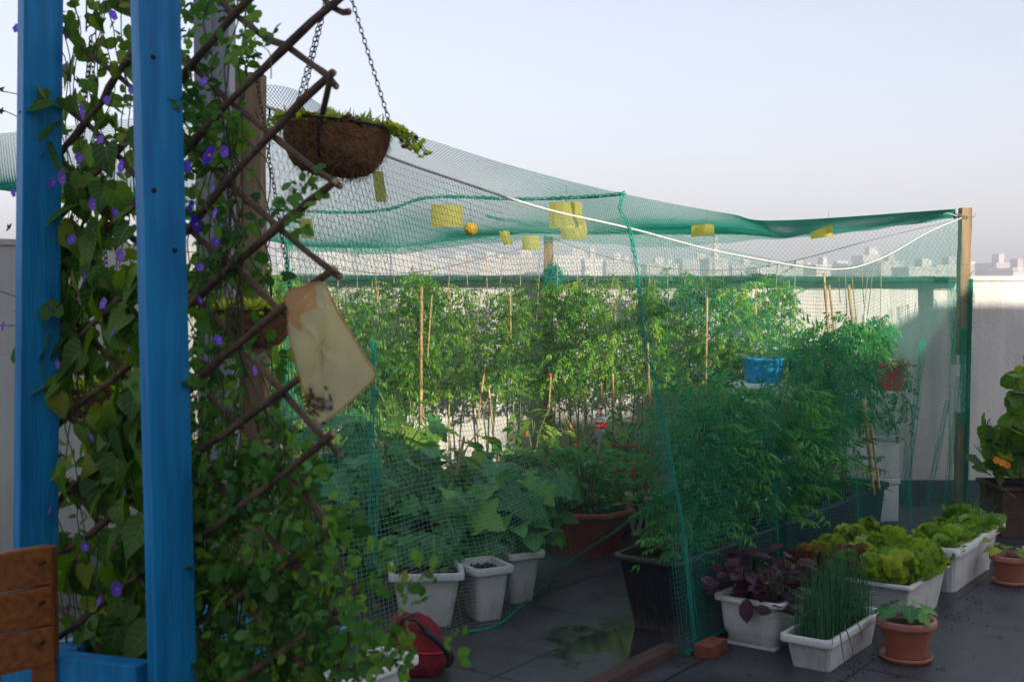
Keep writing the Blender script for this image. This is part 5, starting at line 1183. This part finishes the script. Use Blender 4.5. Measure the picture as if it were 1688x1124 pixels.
# eggplants
def eggplant(px_, dep, zb_, h, r, n, label, m=None, s0=.11, s1=.215, tm=None, cat='eggplant', grp='eggplants in the white pots', name='eggplant', extra=()):
    p = P(px_, 700, dep); c = np.array([p[0], dep, zb_]); root = empty(name, c, label, cat, grp); lv = MB(); sm = MB(); nb = 9
    tips = []
    for k in range(nb):
        a0 = k/nb*6.28+rng.random()*.5; rr_ = r*(.35+.5*rng.random()); hh = h*(.12+.83*rng.random()); 
        e = c+np.array([rr_*math.cos(a0), rr_*math.sin(a0)*.8, hh]); sm.tube(resample([c, c+np.array([rr_*.3*math.cos(a0), rr_*.3*math.sin(a0), hh*.6]), e], 8), np.linspace(.008, .004, 8), M['stemg'], 6); tips.append(e)
    tips = np.array(tips); i = rng.integers(0, nb, n); t = .25+.75*rng.random(n)
    base = c+(tips[i]-c)*t[:, None]+rdir(n)*np.array([r*.22, r*.22, h*.12]); a_ = np.arctan2(base[:, 1]-c[1], base[:, 0]-c[0])+rng.normal(size=n)*.9
    ax_ = np.stack([np.cos(a_), np.sin(a_), .1-.7*rng.random(n)], 1); nr = unit(np.array([0, -.55, 1.])+.6*rdir(n))
    s_ = s0+(s1-s0)*rng.random(n); pet = base+unit(ax_)*.05
    for j in range(0, n, 2): sm.tube([base[j], pet[j]], .0025, M['stemg'], 4, cap=False)
    lv.leaves(tm or T_maple, pet, ax_, nr, s_, m or M['l_egg'], rng.random(n)**1.6)
    for (ex, ey, ed, es) in extra:      # outer leaves drooping over the pot rim
        q = P(ex, ey, ed); sm.tube(resample([c+np.array([0, 0, .1]), (c+q)/2+np.array([0, 0, .12]), q], 8), .0035, M['stemg'], 5)
        lv.leaves(T_maple, [q], [[rng.normal()*.4, -.5, -.75]], [[rng.normal()*.25, -1, .75]], [es], m or M['l_egg'], rng.random()*.6)
    lv.build('leaves', root); sm.build('stem', root); return root
eggplant(702, 6.30, .22, .60, .42, 135, 'large-lobed eggplant in the nearest white pot beside the red bag', extra=((660, 885, 5.98, .17), (715, 880, 5.95, .18), (745, 895, 6.0, .15), (690, 900, 5.93, .13)))
eggplant(808, 6.42, .22, .54, .34, 110, 'eggplant with broad dark leaves in the middle white pot', extra=((800, 880, 6.1, .20), (775, 870, 6.12, .17), (825, 900, 6.15, .16)))
eggplant(856, 6.70, .22, .48, .22, 66, 'eggplant in the furthest white pot, its leaves drooping over the red tub', extra=((872, 850, 6.45, .16), (845, 870, 6.4, .16), (862, 890, 6.42, .13)))
eggplant(575, 6.3, .20, .74, .42, 110, 'tall eggplant left of the white pots, behind the trellis tips')
eggplant(640, 6.9, .25, .70, .40, 90, 'eggplant behind the nearest white pot, topmost leaves catching light')
eggplant(520, 7.2, .25, .80, .36, 60, 'eggplant furthest left, deep behind the vine')
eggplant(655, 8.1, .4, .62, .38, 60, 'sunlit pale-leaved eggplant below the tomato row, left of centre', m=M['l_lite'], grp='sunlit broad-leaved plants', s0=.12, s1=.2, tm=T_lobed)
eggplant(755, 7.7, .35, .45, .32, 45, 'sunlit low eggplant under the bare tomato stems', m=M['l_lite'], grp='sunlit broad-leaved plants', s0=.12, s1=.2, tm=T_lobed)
# peppers
def pepper(px_, dep, zb_, h, r, n, label, m='l_lite', fr=0, grp='pepper plants mid bed', lit=True, s0=.06, s1=.11):
    rt = eggplant(px_, dep, zb_, h, r, n, label, m=M[m], s0=s0, s1=s1, tm=T_pep, cat='pepper plant', grp=grp, name='pepper_plant')
    for k in range(fr):
        f = MB(); q = np.array(rt.location)+np.array([rng.normal()*r*.5, -abs(rng.normal())*r*.4, h*(.3+.5*rng.random())]); f.tube([q, q+np.array([.004, 0, -.02]), q+np.array([.008, 0, -.045])], [.006, .008, .001], M['tomred'] if k % 2 else M['petalo'], 6); f.build('fruit', rt)
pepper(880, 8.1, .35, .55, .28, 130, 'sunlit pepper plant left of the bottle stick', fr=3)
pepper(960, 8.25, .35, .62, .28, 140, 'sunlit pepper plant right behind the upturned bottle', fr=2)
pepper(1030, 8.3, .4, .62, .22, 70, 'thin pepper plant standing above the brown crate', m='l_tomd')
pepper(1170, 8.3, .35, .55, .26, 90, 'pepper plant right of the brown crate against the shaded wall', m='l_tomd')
pepper(830, 7.6, .2, .5, .3, 120, 'dark pepper plant with small red pods behind the eggplants', m='l_egg', fr=6)
pepper(650, 7.5, .3, .5, .28, 90, 'pepper plant with orange-red pods seen between eggplant leaves', m='l_egg', fr=9)
# sweet basil-like mass in the red tub
tuft('leafy_herb', (cr_[0], 7.45, .27), .29, .34, 420, T_pep, M['l_tomd'], .05, .09, 'dense small-leaved herb filling the brick-red octagonal tub', nstem=20)
tuft('leafy_herb', (cr_[0]+.35, 7.75, .25), .28, .28, 260, T_pep, M['l_tomd'], .05, .09, 'small-leaved herb spreading behind the marbled bucket', nstem=14)
tuft('leafy_herb', (cr_[0]-.46, 7.85, .15), .26, .42, 260, T_pep, M['l_egg'], .06, .10, 'dark herb between the eggplants and the red tub', nstem=14)
tuft('cut_shoots', (ct[0]+.02, 5.66, .33), .13, .14, 40, T_tom, M['l_tomd'], .08, .13, 'short feathery shoots at the front end of the black trough', nstem=6)
# low red tub half hidden
round_pot('octagonal_tub', (cr2[0]-.02, 7.98), .16, .2, M['brightred'], 'smaller bright red tub tucked behind the brick-red tub', saucer=False, sides=8, taper=.8, cat='tub')
# chives
def blades(c, Lx, Wy, n, h0, h1, rz, m, bend=.5, r=.0022, fall=.15):
    mb = MB(); ca, sa = math.cos(rz), math.sin(rz)
    for k in range(n):
        lx = (rng.random()-.5)*Lx; ly = (rng.random()-.5)*Wy; b0_ = c+np.array([lx*ca-ly*sa, lx*sa+ly*ca, 0]); h = h0+(h1-h0)*rng.random(); a0 = rng.random()*6.28; be = bend*rng.random()**1.5
        if rng.random() < fall: be = 1.2+.9*rng.random()
        t = np.linspace(0, 1, 8); pts = np.stack([b0_[0]+h*be*.55*np.cos(a0)*t**2, b0_[1]+h*be*.55*np.sin(a0)*t**2, b0_[2]+h*(t-.38*be*t**2.4)], 1)
        K = 8; n0 = 5; T_ = np.linspace(1, .15, K)*r*(.8+.5*rng.random())
        v0 = mb.n; mb.tube(pts, T_, m, n0, cap=False); mb.a[-1][:, 2] = rng.random(); mb.has = True
    return mb
ang = math.atan2(D[1], D[0])
root = empty('chives', (cc_chi[0], cc_chi[1], .12), 'dense clump of chives filling the low white window box', 'chives'); blades(cc_chi+np.array([0, 0, .11]), .56, .15, 420, .22, .40, ang, M['l_chive']).build('blades', root)
for (x0, y0, x1, y1, x2, y2) in ((1384, 1040, 1390, 1080, 1394, 1105), (1392, 1030, 1405, 1070, 1408, 1122), (1373, 1040, 1372, 1060, 1371, 1072), (1300, 1003, 1275, 1008, 1268, 1012), (1410, 1020, 1420, 1040, 1422, 1052), (1398, 1010, 1400, 1070, 1410, 1095)):
    mb = MB(); mb.tube(resample([G(x0, y0, .19), P(x1, y1, G(x0, y0, .19)[1]-.04), P(x2, y2, G(x0, y0, .19)[1]-.06)], 10), np.linspace(.0032, .001, 10), M['l_chive'], 5); mb.build('drooping_blade', root)
root = empty('spring_onion', (cc_rad[0], cc_rad[1], .2), 'thin onion blades at the far end of the furthest white trough', 'spring onion'); blades(cc_rad+D*.38+np.array([0, 0, .22]), .2, .22, 90, .15, .3, ang, M['l_chive'], bend=1.).build('blades', root)
root = empty('spring_onion', ct+D*2.6, 'grassy onion blades at the far end of the navy trough', 'spring onion'); blades(ct+D*2.62+N*.18+np.array([0, 0, .33]), .4, .25, 90, .1, .22, ang, M['l_chive'], bend=.8).build('blades', root)
# leafy heads
def head(name, c, r, n, tm, m, s0, s1, label, cat, grp, up=.9, rnd=None):
    root = empty(name, c, label, cat, grp); mb = MB(); c = np.asarray(c, float); a_ = rng.random(n)*6.28; q = rng.random(n)
    pos = c+np.stack([r*.25*q*np.cos(a_), r*.25*q*np.sin(a_), .0*q], 1); ax_ = np.stack([np.cos(a_)*(.25+.75*q), np.sin(a_)*(.25+.75*q), up*(1.25-q)], 1)
    nr = unit(np.stack([-np.cos(a_)*.8, -np.sin(a_)*.8, np.full(n, .8)], 1)+.3*rdir(n)); mb.leaves(tm, pos, ax_, nr, s0+(s1-s0)*rng.random(n), m, None if rnd is None else rnd[:n]); mb.build('leaves', root); return root
k = 0
for i_ in range(5):
    for j_ in range(3):
        p = c3+D*(.07+.125*i_)+N*(.07+.13*j_)+rng.normal(size=3)*.012; bronze = (j_ == 2 and i_ == 1)
        row = ['front', 'middle', 'back'][j_]
        vs = rng.uniform(.85, 1.3); head('lettuce', (p[0], p[1], .19), .12*vs, int(18+14*rng.random()), [T_ruff, T_round, T_ruff][k % 3], M['l_letr'] if bronze else M['l_let'], .075*vs, .15*vs, '%s lettuce in the wide white trough, %s row, %s from the near end' % ('bronze-tinged' if bronze else 'green', row, ORD[i_]), 'lettuce', 'lettuces in the wide trough', up=rng.uniform(.8, 1.9), rnd=np.clip(rng.uniform(0, .7)+.3*rng.random(99), 0, 1)); k += 1
for i_ in range(5):
    for j_ in range(2):
        p = c4_+D*(.10+.17*i_)+N*(.09+.14*j_); vs = rng.uniform(.7, 1.2); head('leafy_green', (p[0], p[1], .22), .13, 22, T_round, M['l_let'], .07*vs, .15*vs, 'round-leaved greens in the far white trough, %s row, %s from the near end' % (['front', 'back'][j_], ORD[i_]), 'leafy green', 'greens in the far trough', up=1.1, rnd=rng.random(22)*.6)
for i_ in range(4):
    p = ct+D*(1.0+.3*i_)-N*.10; head('lettuce', (p[0]+.10, p[1]-.06, .12), .13, 24, T_ruff, M['l_letr'] if i_ == 0 else M['l_let'], .12, .19, 'loose %s lettuce between the troughs, %s from the front' % ('red' if i_ == 0 else 'green', ORD[i_]), 'lettuce', 'lettuces between the troughs', up=1.3)
rect_pot('planter_box', ct+D*.85-N*.30, 1.1, .19, .17, M['blackpl'], 'narrow black planter squeezed between navy trough and white troughs', taper=.9)
for i_ in range(2):
    for j_ in range(2):
        p = c1+D*(.10+.16*i_)+N*(.09+.16*j_); tuft('amaranth', (p[0], p[1], .20), .125, .15+.04*i_, 34, T_oval, M['l_ama'], .05, .095, 'dark purple amaranth in the square white planter, %s %s plant' % (['near', 'far'][i_], ['right', 'left'][j_]), cat='amaranth', grp='amaranth in the square planter', stemm=M['stemd'], spread=1., upb=.25, nstem=10)
mb = MB(); mb.leaves(T_oval, [G(1232, 985, .235), G(1258, 985, .235)], [[-.15, -.35, -.9], [.1, -.3, -.9]], [LN, LN], [.11, .07], M['l_ama']); o = mb.build('amaranth_leaf'); o.name = 'drooping_leaf'
o.parent = [x for x in bpy.data.objects if x.name.startswith('amaranth') and x.type == 'EMPTY'][0]; o.matrix_parent_inverse = Matrix.Translation(-Vector(o.parent.location))
# seedlings in terracotta pots
def seedling(c, h, n, s, label, m):
    root = empty('seedling', c, label, 'seedling'); mb = MB(); sm = MB(); c = np.asarray(c, float)
    sm.tube([c, c+np.array([.004, 0, h*.5]), c+np.array([0, 0, h])], [.004, .003, .002], M['stemg'], 6)
    for k in range(n):
        a0 = k*2.4+.3; z = h*(.45+.55*k/n); l_ = .05+.03*rng.random(); e = c+np.array([l_*math.cos(a0), l_*math.sin(a0), z+.02]); sm.tube([c+np.array([0, 0, z*.8]), e], .0018, M['stemg'], 5)
        mb.leaves(T_lobed, [e], [[math.cos(a0), math.sin(a0), -.15]], [[0, -.3, 1]], [s*(.8+.4*rng.random())], m)
    mb.build('leaves', root); sm.build('stem', root)
seedling((pot_a[0], pot_a[1], .155), .07, 9, .085, 'young lobed-leaf seedling in the front terracotta pot', M['l_egg'])
seedling((pot_b[0]-.02, pot_b[1], .135), .05, 7, .075, 'pale young seedling in the rear terracotta pot', M['l_let'])
# nasturtium and climber at the right edge
q = np.array([3.5, 7.95, .30])
nr_ = tuft('nasturtium', q, .42, .40, 170, T_round, M['l_nast'], .07, .13, 'nasturtium with round leaves and one orange flower in the brown box', cat='nasturtium', nstem=18, upb=.9)
for (px_, py_) in ((1652, 762), (1643, 758), (1660, 766)):
    mb = MB(); flower5(mb, P(px_, py_, 7.5), (-.3, -1, .3), .022, M['petalo'], None, rng.random()); mb.build('flower', nr_)
cl = empty('climbing_plant', (3.7, 7.9, .3), 'tall leafy climber rising up the wall at the far right edge', 'climber'); mb = MB(); sm = MB()
for pts, nl in (([(1670, 790), (1655, 740), (1662, 690), (1675, 640), (1690, 600), (1700, 570)], 30), ([(1680, 790), (1690, 700), (1680, 640), (1668, 612)], 22), ([(1650, 780), (1638, 740), (1628, 700), (1634, 690)], 14)):
    c_ = resample([P(x, y, 7.9) for x, y in pts], 24); sm.tube(c_, .004, M['stemg'], 5); i = rng.integers(3, 24, nl); k = nl
    mb.leaves(T_round, c_[i]+rdir(k)*.04, rdir(k), unit(np.array([-.2, -1, .5])+.7*rdir(k)), .07+.05*rng.random(k), M['l_nast'])
mb.build('leaves', cl); sm.build('stem', cl)

# canes and twines
def cane(p0, p1, r, label, grp='bamboo canes in the tomato row', m='cane'):
    mb = MB(); n = 12; t = np.linspace(0, 1, n)[:, None]; rad = np.where(np.arange(n) % 3 == 0, r*1.15, r); mb.tube(p0*(1-t)+p1*t, rad, M[m], 7); tag(mb.build('cane'), label, 'cane', grp)
cd = [((694, 700), (695, 473), 8.55, .011), ((704, 600), (712, 486), 8.6, .006), ((842, 560), (841, 486), 8.7, .007), ((788, 690), (800, 600), 8.6, .007), ((905, 672), (908, 620), 8.6, .006), ((1073, 730), (1068, 565), 8.6, .009), ((1163, 690), (1166, 470), 8.6, .007), ((1245, 590), (1246, 470), 8.7, .006),
      ((1372, 640), (1358, 450), 8.1, .009), ((1386, 650), (1367, 470), 8.1, .007), ((1408, 560), (1399, 470), 8.1, .010), ((1440, 815), (1424, 660), 7.3, .012), ((1450, 812), (1436, 700), 7.3, .008), ((812, 700), (806, 640), 8.5, .007), ((993, 675), (991, 630), 8.6, .007), ((1012, 672), (1010, 615), 8.6, .007), ((752, 785), (765, 720), 6.3, .007), ((1118, 780), (1110, 680), 8.2, .006), ((622, 500), (624, 470), 8.7, .006)]
lbl = ['tall sunlit cane at the left, nearest the gauze bag', 'thin cane crossing beside the tall sunlit cane', 'short cane top left of the centre post', 'slanting cane over the white wall gap', 'cane stub below the tomato leaves near the bottle', 'straight cane behind the teal net seam', 'pale cane under the minaret', 'slim cane above the blue pot',
       'leaning cane at the left of the right-hand trio', 'leaning cane, middle of the right-hand trio', 'thick leaning cane topping the dark tomatoes', 'thick mottled cane in the navy trough', 'thin cane beside the mottled cane', 'cane standing in the bright wall gap', 'cane stub right of the bottle, left one', 'cane stub right of the bottle, right one', 'grey cane among the eggplant leaves', 'thin cane right of the brown crate', 'short cane tip behind the gauze bag']
for (a0, a1, dp, r_), l_ in zip(cd, lbl): cane(P(a0[0], a0[1], dp), P(a1[0], a1[1], dp), r_, l_)
cordpts = resample([P(1580, 362, 8.98), P(1440, 395, 8.95), P(1300, 432, 8.9), P(1200, 445, 8.9), P(1080, 440, 8.9), P(980, 418, 8.95), P(912, 393, 9.1), P(820, 420, 8.95), P(700, 447, 8.9), P(600, 449, 8.9), P(500, 430, 8.9)], 300)
pxs = CX+FPX*cordpts[:, 0]/(cordpts[:, 1]*cp)
for k, x in enumerate(np.linspace(560, 1310, 26)):
    i = int(np.argmin(abs(pxs-x))); p = cordpts[i]; mb = MB(); e = P(x+rng.normal()*6, 530+30*rng.random(), 8.85)
    mb.tube([p, (p+e)/2+rng.normal(size=3)*.006, e], .0026, M['twine'], 4); tag(mb.build('twine'), 'tan twine holding a tomato plant up to the cord, %s from the left' % ORD[k], 'twine', 'twines above the tomato row')
for k, (x0, x1, y1) in enumerate(((1392, 1396, 520), (1402, 1412, 530), (1418, 1424, 500), (1430, 1422, 540), (1440, 1430, 520), (1452, 1450, 560), (1380, 1385, 500))):
    rc = resample(rp_pts, 400); rpx = CX+FPX*rc[:, 0]/(rc[:, 1]); i = int(np.argmin(abs(rpx-x0))); p = rc[i]; e = P(x1, y1, 7.7); mb = MB(); mb.tube([p, e], .0024, M['twine'], 4)
    tag(mb.build('twine'), 'twine dropping from the thick white rope to dark tomatoes, %s from the left' % ORD[k], 'twine', 'twines below the white rope')
# soil crumbs spilled round the pots
mb = MB()
for (cx_, cy_, r_, n_) in ((.95, 5.25, .35, 60), (1.45, 5.1, .35, 60), (1.75, 5.2, .25, 50), (2.2, 5.9, .3, 50), (-.3, 6.0, .45, 90), (.25, 6.6, .4, 60), (2.7, 6.4, .25, 30), (.6, 5.3, .3, 50)):
    for _ in range(n_//2):
        a0 = rng.random()*6.28; q_ = r_*abs(rng.normal())*.7; p = np.array([cx_+q_*math.cos(a0), cy_+q_*math.sin(a0), .002]); mb.tube([p, p+np.array([rng.normal()*.004, rng.normal()*.004, .002])], [.002+.003*rng.random(), .001], M['soil'], 5)
tag(mb.build('spilled_soil'), None, None, kind='stuff')
# fallen leaves and twigs on the floor
mb = MB(); q = [G(x, y, .006) for x, y in ((900, 1010), (775, 1100), (840, 980), (1620, 990), (1560, 1100), (1000, 960), (1230, 1110), (960, 1090), (1480, 1115), (1650, 1050))]
for k, p in enumerate(q): 
    mb = MB(); mb.leaves(T_oval, [p], unit(rdir(1, 0, .1)), [[0, 0, 1]], [.03], M['l_brown'])
    tag(mb.build('fallen_leaf'), 'small dry leaf lying on the dark floor, %s' % ['below the middle pot', 'right of the red bag', 'under the eggplants', 'beside the rear terracotta pot', 'right of the front pot saucer', 'before the brick-red tub', 'in front of the square white planter', 'left of the puddle', 'in front of the terracotta pot', 'at the right of the paving'][k], 'leaf', 'fallen leaves on the floor')

for o in bpy.data.objects:
    if '_local' in o: del o['_local']

# ================================================================== LIGHT, SKY, AIR, CAMERA
sun_dir = Vector((1, -1.7, .66)).normalized()
el = math.asin(sun_dir.z); rot = math.atan2(sun_dir.x, sun_dir.y)
sl = bpy.data.lights.new('sun', 'SUN'); sl.energy = 2.9; sl.angle = R(.5); sl.color = (1, .90, .76)
so = bpy.data.objects.new('sun', sl); C.objects.link(so); so.rotation_euler = (-sun_dir).to_track_quat('-Z', 'Y').to_euler(); so.location = (10, -10, 20)
w = bpy.data.worlds.new('World'); S.world = w; w.use_nodes = True; nt = w.node_tree
bg = nt.nodes['Background']; sky = nt.nodes.new('ShaderNodeTexSky'); sky.sky_type = 'NISHITA'; sky.sun_disc = False
sky.sun_elevation = el; sky.sun_rotation = rot; sky.air_density = 1.0; sky.dust_density = 1.0; sky.ozone_density = 2.0; sky.altitude = 0
hs = nt.nodes.new('ShaderNodeHueSaturation'); hs.inputs['Saturation'].default_value = .7; gm = nt.nodes.new('ShaderNodeGamma'); gm.inputs[1].default_value = .6; nt.links.new(sky.outputs[0], gm.inputs[0]); nt.links.new(gm.outputs[0], hs.inputs['Color']); tn = nt.nodes.new('ShaderNodeMix'); tn.data_type = 'RGBA'; tn.blend_type = 'MULTIPLY'; tn.inputs[0].default_value = 1; tn.inputs[7].default_value = (1, .935, .985, 1); nt.links.new(hs.outputs[0], tn.inputs[6]); nt.links.new(tn.outputs[2], bg.inputs['Color']); bg.inputs['Strength'].default_value = .15

hz = MB(); hz.box((-900, -60, -17.5), (900, 900, 28), M['white']); ho = hz.build('haze', smooth=False); tag(ho, None, None, kind='stuff')
hm = bpy.data.materials.new('haze_air'); hm.use_nodes = True; hn = hm.node_tree; hn.nodes.clear(); hv = hn.nodes.new('ShaderNodeVolumePrincipled'); hv.inputs['Color'].default_value = (.93, .95, 1, 1); hv.inputs['Density'].default_value = .0022; hv.inputs['Anisotropy'].default_value = .2
hn.links.new(hv.outputs[0], hn.nodes.new('ShaderNodeOutputMaterial').inputs['Volume']); ho.data.materials.clear(); ho.data.materials.append(hm)
cam = bpy.data.cameras.new('camera'); co = bpy.data.objects.new('camera', cam); C.objects.link(co)
cam.sensor_width = 36; cam.lens = FPX/1688*36; cam.clip_start = .05; cam.clip_end = 6000
co.location = (0, 0, EYE); co.rotation_euler = (math.pi/2-PITCH, 0, 0)
cam.dof.use_dof = True; cam.dof.focus_distance = 7.0; cam.dof.aperture_fstop = 8.0
S.camera = co
S.view_settings.view_transform = 'Standard'; S.view_settings.look = 'None'; S.view_settings.exposure = 1.42; S.view_settings.gamma = 1
S.cycles.max_bounces = 8; S.cycles.transparent_max_bounces = 24; S.cycles.use_denoising = True
